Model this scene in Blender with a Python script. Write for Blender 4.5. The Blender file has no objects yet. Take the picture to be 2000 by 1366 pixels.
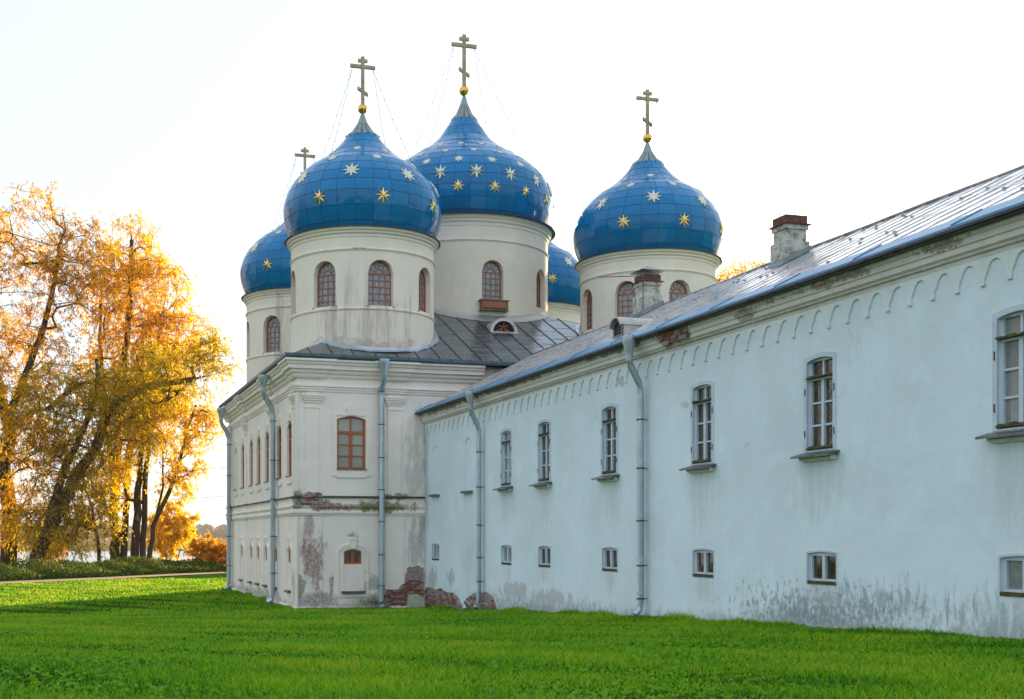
import bpy, math, random
import numpy as np
from mathutils import Matrix, Vector

R = math.radians
PI = math.pi
random.seed(7)
scene = bpy.context.scene
COL = scene.collection

# ------------------------------------------------------------------ camera, sky, sun, exposure
YAW = math.atan(688 / 2350.0)                       # view axis turned right of +Y (the long wall runs along Y)
cam_d = bpy.data.cameras.new('camera')
cam = bpy.data.objects.new('camera', cam_d)
COL.objects.link(cam)
cam.location = (0, 0, 0)                            # eye height is z = 0, the ground lies below
cam.rotation_euler = (PI / 2, 0, -YAW)
cam_d.sensor_width = 36
cam_d.lens = 36 * 2350 / 2000.0
cam_d.shift_x = (1000 - 800) / 2000.0
cam_d.shift_y = (1048 - 683) / 2000.0
cam_d.clip_end = 6000
scene.camera = cam

SUN_AZ, SUN_EL = R(38), R(12)                       # from +Y towards +X
world = bpy.data.worlds.new('World')
scene.world = world
world.use_nodes = True
wn, wl = world.node_tree.nodes, world.node_tree.links
wn.clear()
w_out = wn.new('ShaderNodeOutputWorld')
w_bg = wn.new('ShaderNodeBackground')
w_sky = wn.new('ShaderNodeTexSky')
w_sky.sky_type = 'NISHITA'
w_sky.sun_disc = False
w_sky.sun_elevation = SUN_EL
w_sky.sun_rotation = SUN_AZ
w_sky.altitude = 0
w_sky.air_density = 1.0
w_sky.dust_density = 1.5
w_sky.ozone_density = 1.5
w_bg.inputs['Strength'].default_value = 0.15
w_mix = wn.new('ShaderNodeMix')                     # thin high veil of even brightness over the clear sky
w_mix.data_type = 'RGBA'
w_mix.inputs[0].default_value = 0.88
w_mix.inputs[7].default_value = (2.52, 2.90, 3.30, 1)
wl.new(w_sky.outputs[0], w_mix.inputs[6])
wl.new(w_mix.outputs[2], w_bg.inputs[0])
wl.new(w_bg.outputs[0], w_out.inputs[0])
sun_d = bpy.data.lights.new('sun', 'SUN')
sun_d.energy = 5.0
sun_d.angle = R(0.6)
sun_d.color = (1.0, 0.75, 0.42)
sun = bpy.data.objects.new('sun', sun_d)
COL.objects.link(sun)
sd = Vector((math.sin(SUN_AZ) * math.cos(SUN_EL), math.cos(SUN_AZ) * math.cos(SUN_EL), math.sin(SUN_EL)))
sun.rotation_euler = sd.to_track_quat('Z', 'Y').to_euler()
sun.location = sd * 200
vs = scene.view_settings
vs.view_transform = 'Standard'
vs.look = 'None'
vs.gamma = 1
vs.use_curve_mapping = False
vs.exposure = 1.28
scene.cycles.max_bounces = 6
scene.cycles.volume_bounces = 0
scene.cycles.caustics_reflective = False
scene.cycles.caustics_refractive = False


def ray(px):
    t = (px - 800) / 2350.0
    return t * math.cos(YAW) + math.sin(YAW), -t * math.sin(YAW) + math.cos(YAW)


def at(px, py, d):
    """a point of the place at depth d metres"""
    r = ray(px)
    return Vector((r[0] * d, r[1] * d, (1048 - py) * d / 2350.0))


# ------------------------------------------------------------------ materials
class NT:
    def __init__(self, name):
        self.m = bpy.data.materials.new(name)
        self.m.use_nodes = True
        self.n = self.m.node_tree.nodes
        self.l = self.m.node_tree.links
        self.b = self.n['Principled BSDF']
        self.out = self.n['Material Output']
        self._pos = None

    def new(self, t, **kw):
        x = self.n.new(t)
        for k, v in kw.items():
            setattr(x, k, v)
        return x

    def put(self, sock, v):
        if isinstance(v, bpy.types.NodeSocket):
            self.l.new(v, sock)
        elif isinstance(v, (tuple, list)) and len(v) == 3 and sock.type == 'RGBA':
            sock.default_value = (*v, 1)
        else:
            sock.default_value = v

    @property
    def pos(self):
        if self._pos is None:
            self._pos = self.new('ShaderNodeNewGeometry').outputs['Position']
        return self._pos

    def math(self, op, a, b=0.0, c=None, clamp=False):
        x = self.new('ShaderNodeMath', operation=op, use_clamp=clamp)
        self.put(x.inputs[0], a)
        self.put(x.inputs[1], b)
        if c is not None:
            self.put(x.inputs[2], c)
        return x.outputs[0]

    def vmath(self, op, a, b=(0, 0, 0)):
        x = self.new('ShaderNodeVectorMath', operation=op)
        self.put(x.inputs[0], a)
        self.put(x.inputs[1], b)
        return x.outputs['Value'] if op == 'LENGTH' else x.outputs[0]

    def noise(self, scale=(1, 1, 1), detail=4, rough=0.55, vec=None, dist=0.0):
        v = self.vmath('MULTIPLY', vec if vec is not None else self.pos, scale if isinstance(scale, tuple) else (scale,) * 3)
        x = self.new('ShaderNodeTexNoise')
        x.inputs['Scale'].default_value = 1
        x.inputs['Detail'].default_value = detail
        x.inputs['Roughness'].default_value = rough
        x.inputs['Distortion'].default_value = dist
        self.l.new(v, x.inputs['Vector'])
        return x.outputs['Fac']

    def rng(self, v, a, b, c=0.0, d=1.0):
        x = self.new('ShaderNodeMapRange', clamp=True)
        self.put(x.inputs[0], v)
        for i, q in enumerate((a, b, c, d)):
            self.put(x.inputs[i + 1], q)
        return x.outputs[0]

    def mix(self, f, a, b):
        x = self.new('ShaderNodeMix', data_type='RGBA')
        self.put(x.inputs[0], f)
        self.put(x.inputs[6], a)
        self.put(x.inputs[7], b)
        return x.outputs[2]

    def bump(self, h, strength=0.3, dist=0.02):
        x = self.new('ShaderNodeBump')
        x.inputs['Strength'].default_value = strength
        x.inputs['Distance'].default_value = dist
        self.put(x.inputs['Height'], h)
        self.l.new(x.outputs[0], self.b.inputs['Normal'])

    def set(self, **kw):
        for k, v in kw.items():
            self.put(self.b.inputs[k.replace('_', ' ')], v)
        return self

    def stain(self, c, r, ns=(6, 6, 6), amp=1.2, soft=0.12):
        """mask of a stain with its own shape: centre, radii, noise scale"""
        d = self.vmath('LENGTH', self.vmath('MULTIPLY', self.vmath('SUBTRACT', self.pos, c), tuple(1.0 / q for q in r)))
        if not hasattr(self, 'nc'):
            self.nc = {}
        if ns not in self.nc:
            lo = self.noise(tuple(q * 0.3 for q in ns), 2, 0.5, dist=0.6)
            hi = self.noise(tuple(q * 1.7 for q in ns), 6, 0.75)
            mot = self.rng(self.noise(tuple(q * 2.6 for q in ns), 5, 0.7), 0.34, 0.56, 0.4, 1.0)
            self.nc[ns] = (self.math('ADD', self.math('MULTIPLY', self.math('SUBTRACT', lo, 0.5), 2.6), self.math('MULTIPLY', self.math('SUBTRACT', hi, 0.5), 2.2)), mot)
        nz, mot = self.nc[ns]
        return self.math('MULTIPLY', self.rng(self.math('ADD', d, self.math('MULTIPLY', nz, amp)), 0.85 - soft, 0.85 + soft, 1, 0), mot)


def plaster(name, base, streak, stains, dirt=0.25, rough=0.9, chip=0.0):
    t = NT(name)
    big = t.noise(0.35, 3)
    col = t.mix(t.rng(big, 0.3, 0.7), base, tuple(q * 0.88 for q in base))
    patch = t.rng(t.noise(1.1, 4, 0.6), 0.52, 0.64)
    col = t.mix(t.math('MULTIPLY', patch, 0.4), col, tuple(min(1, q * 1.06) for q in base))
    st = t.rng(t.noise((2.2, 2.2, 0.16), 5, 0.6), 0.50, 0.78)
    col = t.mix(t.math('MULTIPLY', st, dirt), col, streak)
    fine = t.noise(26, 4, 0.7)
    spk = t.rng(t.noise(9, 5, 0.75), 0.69, 0.73)
    col = t.mix(t.math('MULTIPLY', spk, 0.35), col, streak)
    if chip:
        col = t.mix(t.rng(t.noise(3.1, 6, 0.7, dist=0.4), 0.68 - chip, 0.69 - chip), col, (0.36, 0.34, 0.31))
    wv = t.new('ShaderNodeVectorMath', operation='ADD')
    wn_ = t.new('ShaderNodeTexNoise')
    wn_.inputs['Scale'].default_value = 1.6
    t.l.new(t.pos, wn_.inputs['Vector'])
    t.l.new(t.pos, wv.inputs[0])
    t.l.new(t.vmath('MULTIPLY', wn_.outputs['Color'], (0.9, 0.9, 0.9)), wv.inputs[1])
    vo = t.new('ShaderNodeTexVoronoi', feature='DISTANCE_TO_EDGE')
    vo.inputs['Scale'].default_value = 0.42
    t.l.new(wv.outputs[0], vo.inputs['Vector'])
    crk = t.math('MULTIPLY', t.rng(vo.outputs['Distance'], 0.0015, 0.005, 1, 0), t.rng(t.noise(0.5, 3), 0.50, 0.60))
    col = t.mix(t.math('MULTIPLY', crk, 0.24), col, tuple(q * 0.55 for q in streak))
    for c, r, ns, amp, colr, f, soft in stains:
        col = t.mix(t.math('MULTIPLY', t.stain(c, r, ns, amp, soft), f), col, colr)
    t.set(Base_Color=col, Roughness=rough)
    t.bump(t.math('ADD', t.math('MULTIPLY', t.noise(1.4, 4, 0.6), 2.2), t.math('MULTIPLY', fine, 0.3)), 0.6, 0.02)
    return t.m


RED = (0.20, 0.045, 0.05)
GREY = (0.33, 0.32, 0.31)
BLACK = (0.07, 0.075, 0.08)
MOSS = (0.13, 0.14, 0.02)
V = (9, 9, 1.1)
church_stains = [
    ((9.85, 47.4, -0.85), (0.50, 0.5, 1.0), (6, 6, 3), 1.2, RED, 0.75, 0.3),
    ((9.7, 47.4, 0.2), (0.26, 0.4, 1.1), (9, 9, 3), 0.9, RED, 0.6, 0.3),
    ((9.95, 47.4, -2.55), (0.95, 0.5, 0.36), (4, 4, 4), 0.5, (0.30, 0.24, 0.25), 0.85, 0.25),
    ((9.30, 47.4, -2.0), (0.26, 0.4, 0.65), (6, 6, 5), 0.8, (0.36, 0.30, 0.22), 0.95, 0.06),
    ((10.62, 47.4, -1.9), (0.16, 0.3, 0.75), (6, 6, 4), 0.7, (0.36, 0.31, 0.25), 0.95, 0.06),
    ((12.35, 47.4, -2.0), (0.36, 0.3, 0.5), (8, 8, 8), 1.2, (0.38, 0.38, 0.37), 0.85, 0.06),
    ((12.2, 47.4, -2.75), (0.75, 0.4, 0.5), (7, 7, 5), 0.7, MOSS, 0.9, 0.4),
    ((12.55, 47.4, -2.9), (0.5, 0.4, 0.42), (7, 7, 5), 0.6, (0.03, 0.03, 0.02), 0.95, 0.4),
    ((14.1, 47.4, -0.3), (0.28, 0.4, 1.5), (14, 14, 4), 1.0, (0.36, 0.40, 0.41), 0.75, 0.3),
    ((14.45, 47.4, 0.3), (0.14, 0.3, 1.7), (9, 9, 3), 0.9, (0.24, 0.26, 0.24), 0.75, 0.4),
    ((14.2, 47.4, 2.8), (0.4, 0.4, 2.0), (14, 14, 5), 1.4, (0.42, 0.45, 0.44), 0.6, 0.4),
    ((10.2, 47.4, 1.22), (0.85, 0.6, 0.20), (5, 5, 5), 0.8, (0.17, 0.06, 0.05), 0.9, 0.15),
    ((11.9, 47.4, 1.16), (1.5, 0.6, 0.14), (7, 7, 7), 0.8, (0.30, 0.16, 0.13), 0.9, 0.15),
    ((12.9, 47.4, 1.2), (1.5, 0.6, 0.24), (8, 8, 6), 0.9, MOSS, 0.95, 0.2),
    ((13.3, 47.4, 1.62), (0.75, 0.6, 0.14), (8, 8, 6), 0.9, MOSS, 0.9, 0.2),
    ((9.15, 47.4, 1.5), (0.4, 0.6, 0.4), (6, 6, 6), 0.8, (0.12, 0.12, 0.05), 0.9, 0.25),
    ((11.5, 47.4, 0.0), (0.3, 0.3, 0.22), (9, 9, 9), 0.8, (0.18, 0.17, 0.07), 0.9, 0.25),
    ((9.2, 58.0, -2.75), (0.4, 9.0, 0.26), (4, 4, 6), 0.8, (0.26, 0.27, 0.23), 0.85, 0.35),
    ((9.2, 51.0, 1.2), (0.4, 2.6, 0.22), (4, 4, 6), 1.0, (0.36, 0.37, 0.34), 0.65, 0.3),
    ((9.2, 47.9, -2.2), (0.3, 0.5, 0.8), (6, 6, 4), 0.9, (0.36, 0.37, 0.38), 0.75, 0.3),
    ((11.4, 47.4, -2.85), (2.4, 0.4, 0.13), (9, 9, 9), 1.0, (0.30, 0.28, 0.22), 0.8, 0.4),
]
drum_stains = [
    ((12.6, 47.9, 8.9), (1.0, 1.2, 0.95), (7, 7, 0.6), 2.2, (0.34, 0.20, 0.20), 0.45, 0.6),
    ((10.9, 48.4, 8.7), (0.5, 1.0, 1.0), (8, 8, 0.5), 2.0, (0.34, 0.22, 0.22), 0.45, 0.6),
    ((12.2, 48.0, 7.9), (2.3, 1.4, 0.28), (6, 6, 6), 1.6, (0.36, 0.24, 0.22), 0.55, 0.4),
    ((15.7, 50.0, 7.9), (0.7, 1.4, 0.35), (6, 6, 4), 1.1, (0.33, 0.22, 0.18), 0.7, 0.2),
    ((11.9, 48.1, 11.86), (0.5, 1.4, 0.05), (6, 6, 4), 1.0, (0.2, 0.08, 0.06), 0.8, 0.2),
    ((11.0, 60.9, 9.8), (0.35, 1.2, 2.6), (6, 6, 0.5), 1.6, (0.36, 0.26, 0.27), 0.6, 0.5),
]
SLATE = (0.24, 0.27, 0.30)
wing_stains = [
    ((14.5, 24.3, -2.02), (0.4, 4.2, 0.14), (6, 6, 6), 1.2, (0.42, 0.46, 0.49), 0.5, 0.7),
    ((14.5, 20.9, -1.66), (0.3, 1.9, 0.30), (9, 9, 9), 1.0, (0.36, 0.40, 0.43), 0.6, 0.7),
    ((14.5, 20.9, -1.58), (0.3, 1.9, 0.40), (30, 30, 22), 2.4, (0.12, 0.13, 0.15), 0.7, 0.5),
    ((14.5, 18.9, -1.22), (0.3, 1.0, 0.26), (26, 26, 9), 2.4, SLATE, 0.65, 0.5),
    ((14.5, 15.7, -1.42), (0.3, 1.3, 0.34), (26, 26, 10), 2.0, SLATE, 0.65, 0.6),
    ((14.5, 30.5, -2.22), (0.3, 6.0, 0.26), (20, 20, 12), 1.8, SLATE, 0.6, 0.6),
    ((14.5, 36.5, -2.35), (0.3, 4.5, 0.34), (24, 24, 12), 1.8, (0.26, 0.28, 0.29), 0.7, 0.6),
    ((14.5, 20.3, -1.25), (0.3, 0.5, 0.16), (6, 6, 6), 0.55, (0.50, 0.49, 0.51), 0.95, 0.03),
    ((14.5, 37.3, -1.78), (0.3, 1.5, 0.24), (7, 7, 2.4), 1.0, (0.52, 0.51, 0.50), 0.9, 0.04),
    ((14.5, 34.6, -1.86), (0.3, 1.7, 0.28), (7, 7, 2.4), 1.0, (0.52, 0.51, 0.50), 0.9, 0.04),
    ((14.5, 44.2, -1.6), (0.3, 0.45, 0.45), (7, 7, 2.4), 1.0, (0.48, 0.48, 0.47), 0.9, 0.05),
    ((14.5, 46.5, -1.7), (0.3, 0.6, 0.5), (7, 7, 2.4), 1.0, (0.50, 0.49, 0.48), 0.9, 0.05),
    ((14.5, 42.2, -1.0), (0.3, 0.8, 0.9), (6, 6, 2.4), 0.8, (0.52, 0.54, 0.46), 0.45, 0.6),
    ((14.5, 47.25, 2.5), (0.3, 0.30, 2.6), (12, 12, 4), 1.3, (0.38, 0.41, 0.40), 0.65, 0.4),
    ((14.5, 26.0, 3.2), (0.3, 0.22, 0.08), (14, 14, 14), 1.2, (0.42, 0.43, 0.42), 0.6, 0.1),
    ((14.5, 29.6, 4.2), (0.3, 0.4, 0.16), (14, 14, 14), 1.4, (0.34, 0.35, 0.30), 0.7, 0.1),
]
for _y, _z in ((13, -1.55), (18, -1.72), (23, -1.92), (28, -2.12), (33, -2.33), (38, -2.54)):
    wing_stains.append(((14.5, _y, _z), (0.3, 3.4, 0.15), (7, 7, 9), 0.9, (0.33, 0.34, 0.28), 0.65, 0.6))
for _y in (15.55, 20.69, 25.24, 30.2, 34.82, 38.12):
    wing_stains.append(((14.5, _y, 1.0), (0.3, 0.55, 0.55), (16, 16, 1.4), 1.5, (0.46, 0.50, 0.50), 0.35, 0.6))
    wing_stains.append(((14.5, _y - .05, -1.15), (0.3, 0.40, 0.28), (16, 16, 2.4), 1.3, (0.44, 0.46, 0.44), 0.45, 0.5))
cornice_stains = [
    ((14.3, 26.1, 4.88), (0.5, 0.75, 0.22), (5, 5, 5), 0.9, (0.20, 0.10, 0.08), 0.9, 0.05),
    ((14.3, 23.2, 4.85), (0.5, 0.5, 0.12), (6, 6, 6), 0.9, (0.30, 0.25, 0.19), 0.9, 0.05),
    ((14.3, 20.0, 4.92), (0.5, 1.7, 0.08), (6, 6, 6), 1.1, (0.27, 0.23, 0.17), 0.9, 0.05),
    ((14.3, 17.0, 4.9), (0.5, 0.7, 0.10), (6, 6, 6), 1.1, (0.27, 0.23, 0.18), 0.9, 0.05),
    ((14.3, 29.6, 4.97), (0.5, 1.8, 0.08), (6, 6, 6), 1.1, (0.10, 0.10, 0.07), 0.9, 0.08),
    ((14.3, 37.5, 4.97), (0.5, 3.5, 0.07), (6, 6, 6), 1.2, (0.15, 0.12, 0.09), 0.9, 0.08),
    ((14.3, 44.0, 4.95), (0.5, 3.0, 0.10), (6, 6, 6), 1.1, (0.16, 0.13, 0.10), 0.9, 0.08),
    ((14.3, 30.0, 4.63), (0.6, 40.0, 0.045), (3, 3, 9), 0.5, (0.26, 0.25, 0.12), 0.6, 0.5),
]
M = {}
M['church'] = plaster('church_plaster', (0.97, 0.87, 0.79), (0.73, 0.66, 0.58), church_stains, 0.22)
M['trim'] = plaster('church_trim_plaster', (0.97, 0.865, 0.76), (0.68, 0.59, 0.50), church_stains[11:16], 0.30)
M['drum'] = plaster('drum_plaster', (0.97, 0.865, 0.72), (0.79, 0.70, 0.57), drum_stains, 0.1)
M['wing'] = plaster('wing_limewash', (0.765, 0.88, 0.93), (0.66, 0.755, 0.80), wing_stains, 0.40)
M['wing_trim'] = plaster('wing_cornice_plaster', (0.86, 0.80, 0.74), (0.54, 0.50, 0.40), cornice_stains, 0.45)
M['frieze'] = plaster('wing_frieze_plaster', (0.83, 0.88, 0.88), (0.66, 0.68, 0.63), [], 0.45)


def simple(name, col, rough=0.6, metal=0.0, var=0.15, vs_=4.0, bump=0.2, bd=0.01, spec=None, second=None, sthr=(0.5, 0.65)):
    t = NT(name)
    n = t.noise(vs_, 5, 0.6)
    c = t.mix(t.rng(n, 0.3, 0.7), tuple(min(1, q * (1 + var)) for q in col), tuple(q * (1 - var) for q in col))
    if second:
        c = t.mix(t.rng(t.noise(vs_ * 1.7, 6, 0.7), *sthr), c, second)
    t.set(Base_Color=c, Roughness=t.rng(n, 0.3, 0.7, rough * 0.85, min(1, rough * 1.15)), Metallic=metal)
    if spec is not None:
        t.set(Specular_IOR_Level=spec)
    if bump:
        t.bump(t.noise(vs_ * 3, 4, 0.6), bump, bd)
    return t.m


# blue enamelled sheets: each sheet oil-cans a little differently
t = NT('blue_enamel_sheet')
oi = t.new('ShaderNodeObjectInfo').outputs['Random']
off = t.vmath('SCALE', (37.0, 21.0, 53.0))
t.n[-1].inputs['Scale'].default_value = 1
t.l.new(oi, off.node.inputs['Scale'])
pv = t.vmath('ADD', t.pos, off)
c = t.mix(oi, (0.0, 0.165, 0.385), (0.0, 0.205, 0.47))
c = t.mix(t.math('MULTIPLY', t.rng(t.noise((6, 6, 0.5), 4), 0.55, 0.8), 0.25), c, (0.05, 0.16, 0.33))
t.set(Base_Color=c, Roughness=t.rng(t.noise(3.0, 4), 0.3, 0.7, 0.09, 0.20), Specular_IOR_Level=0.28)
t.bump(t.noise(1.3, 2, 0.4, vec=pv), 0.9, 0.08)
M['blue'] = t.m
M['blue_core'] = simple('dome_seam_dark', (0.006, 0.03, 0.09), 0.5, 0, 0.2)
M['collar_dark'] = simple('collar_groove', (0.05, 0.10, 0.13), 0.45, 0.4, 0.2, 5)
M['collar'] = simple('zinc_collar', (0.27, 0.32, 0.31), 0.38, 0.6, 0.12, 5)
M['collar_blue'] = simple('collar_blue', (0.04, 0.13, 0.28), 0.35, 0.2, 0.12, 5)
M['gold'] = simple('gold_leaf_orb', (0.86, 0.50, 0.09), 0.22, 1.0, 0.06, 3, 0.1)
M['star_sky_sheen'] = simple('star_gilt_sky_sheen', (0.66, 0.64, 0.51), 0.34, 1.0, 0.05, 3, 0.1)  # upper-row gilt, paled: the white sky's reflection is put into the colour
M['star'] = simple('star_gilt', (0.90, 0.66, 0.26), 0.27, 1.0, 0.05, 3, 0.1)
M['cross'] = simple('cross_brass', (0.34, 0.29, 0.17), 0.45, 0.75, 0.25, 4, 0.2)
M['chain'] = simple('guy_chain_iron', (0.12, 0.11, 0.11), 0.6, 0.5, 0.1)
M['orange'] = simple('orange_stained_wood', (0.42, 0.10, 0.014), 0.42, 0, 0.14, 5, 0.15)
M['brownframe'] = simple('brown_window_wood', (0.44, 0.115, 0.030), 0.5, 0, 0.15, 5, 0.15)
M['flash'] = simple('dark_flashing', (0.055, 0.055, 0.055), 0.55, 0.4, 0.3)
M['zinc'] = simple('zinc_downpipe', (0.44, 0.52, 0.57), 0.32, 0.55, 0.12, 2.5, 0.15)
M['zincdark'] = simple('weathered_zinc', (0.17, 0.20, 0.21), 0.40, 0.75, 0.2, 3)
M['gutter'] = simple('blue_grey_gutter', (0.09, 0.135, 0.165), 0.38, 0.5, 0.15, 3)
M['sill'] = simple('zinc_sill', (0.16, 0.18, 0.20), 0.42, 0.6, 0.25, 4, second=(0.05, 0.055, 0.05))
M['rust'] = simple('rusty_sheet', (0.17, 0.06, 0.042), 0.8, 0.1, 0.3, 6, second=(0.09, 0.035, 0.03))
M['whiteframe'] = simple('peeling_white_paint', (0.56, 0.64, 0.72), 0.6, 0, 0.08, 3, 0.4, second=(0.30, 0.32, 0.31), sthr=(0.66, 0.70))
M['moss'] = simple('mossy_ledge', (0.085, 0.078, 0.018), 0.95, 0, 0.5, 9, 1.0, 0.02, second=(0.05, 0.038, 0.025))
M['mortar'] = simple('old_mortar', (0.34, 0.285, 0.25), 0.95, 0, 0.3, 7, 1.0, 0.03, second=(0.22, 0.15, 0.13))
M['brick'] = simple('red_brick', (0.22, 0.06, 0.045), 0.92, 0, 0.4, 3.7, 0.8, 0.012, second=(0.30, 0.20, 0.17))
M['stone'] = simple('limestone_block', (0.50, 0.51, 0.40), 0.9, 0, 0.2, 4, 0.6, 0.02, second=(0.33, 0.36, 0.10))
M['slab'] = simple('broken_slab', (0.25, 0.22, 0.19), 0.92, 0, 0.3, 5, 0.8)
M['bracket'] = simple('bracket_iron', (0.10, 0.11, 0.11), 0.6, 0.6, 0.2)
M['chimney'] = simple('chimney_render', (0.60, 0.59, 0.53), 0.93, 0, 0.3, 3.5, 1.0, 0.03, second=(0.16, 0.12, 0.08), sthr=(0.5, 0.68))
M['dormerwood'] = simple('dormer_board', (0.10, 0.075, 0.06), 0.8, 0, 0.3, 8)
M['dormersheet'] = simple('dormer_sheet', (0.50, 0.47, 0.44), 0.45, 0.5, 0.15, 4)
M['woodbox'] = simple('wooden_box', (0.25, 0.12, 0.075), 0.7, 0, 0.25, 8)

# seamed metal sheets
t = NT('church_roof_sheet')
n = t.noise((1.5, 1.5, 1.5), 4)
c = t.mix(t.rng(n, 0.3, 0.7), (0.14, 0.165, 0.185), (0.20, 0.23, 0.25))
t.set(Base_Color=c, Metallic=0.7, Roughness=t.rng(t.noise((0.9, 4, 4), 4), 0.3, 0.7, 0.14, 0.34))
t.bump(t.noise((0.8, 2.5, 2.5), 3), 0.5, 0.03)
M['croof'] = t.m
t = NT('wing_roof_sheet')
oi = t.new('ShaderNodeObjectInfo').outputs['Random']
n = t.noise((3, 3, 3), 5, 0.65)
c = t.mix(t.rng(n, 0.3, 0.72), (0.86, 0.86, 0.86), (0.62, 0.61, 0.61))
c = t.mix(t.rng(t.noise((7, 7, 7), 6, 0.7), 0.68, 0.74), c, (0.30, 0.26, 0.24))
c = t.mix(t.math('MULTIPLY', oi, 0.35), c, (0.62, 0.63, 0.65))
t.set(Base_Color=c, Metallic=0.9, Roughness=t.rng(n, 0.3, 0.7, 0.10, 0.30))
t.bump(t.noise((0.8, 2.0, 0.8), 2), 0.3, 0.02)
M['wroof'] = t.m
M['wseam'] = simple('weathered_roof_seam', (0.40, 0.38, 0.38), 0.5, 0.6, 0.3, 6, second=(0.20, 0.15, 0.13), sthr=(0.56, 0.66))
t = NT('eave_flashing_sheet')
n = t.noise((2, 0.8, 2), 4)
t.set(Base_Color=t.mix(t.rng(n, 0.3, 0.7), (0.07, 0.22, 0.40), (0.12, 0.29, 0.46)), Metallic=0.2, Roughness=0.38)  # blue of the reflected sky is put into the sheet's base colour
t.bump(t.noise((2, 1.2, 2), 2), 0.35, 0.02)
M['eave'] = t.m


def glass(name, col, rough=0.05, mottled=None, spec=0.8):
    t = NT(name)
    c = col
    oi = t.new('ShaderNodeObjectInfo').outputs['Random']
    c = t.mix(oi, tuple(q * 0.8 for q in col), tuple(q * 1.15 for q in col))
    if mottled:
        c = t.mix(t.rng(t.noise((6, 6, 4), 5, 0.7, dist=1.0), 0.42, 0.62), c, mottled)
    t.set(Base_Color=c, Roughness=rough, Specular_IOR_Level=spec)
    t.bump(t.noise(2.0, 2), 0.12, 0.02)
    return t.m


M['glass_drum'] = glass('drum_glass', (0.12, 0.19, 0.24), 0.08, (0.30, 0.36, 0.38))
M['glass_grey'] = glass('curtained_glass', (0.37, 0.36, 0.31), 0.12)
M['glass_old'] = glass('dirty_old_glass', (0.03, 0.026, 0.022), 0.04, (0.10, 0.065, 0.03), 1.0)
M['glass_pale'] = glass('pale_screened_glass', (0.20, 0.22, 0.21), 0.10, (0.27, 0.28, 0.26))
M['dark'] = simple('dark_interior', (0.015, 0.015, 0.015), 0.9, 0, 0.1)


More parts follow.
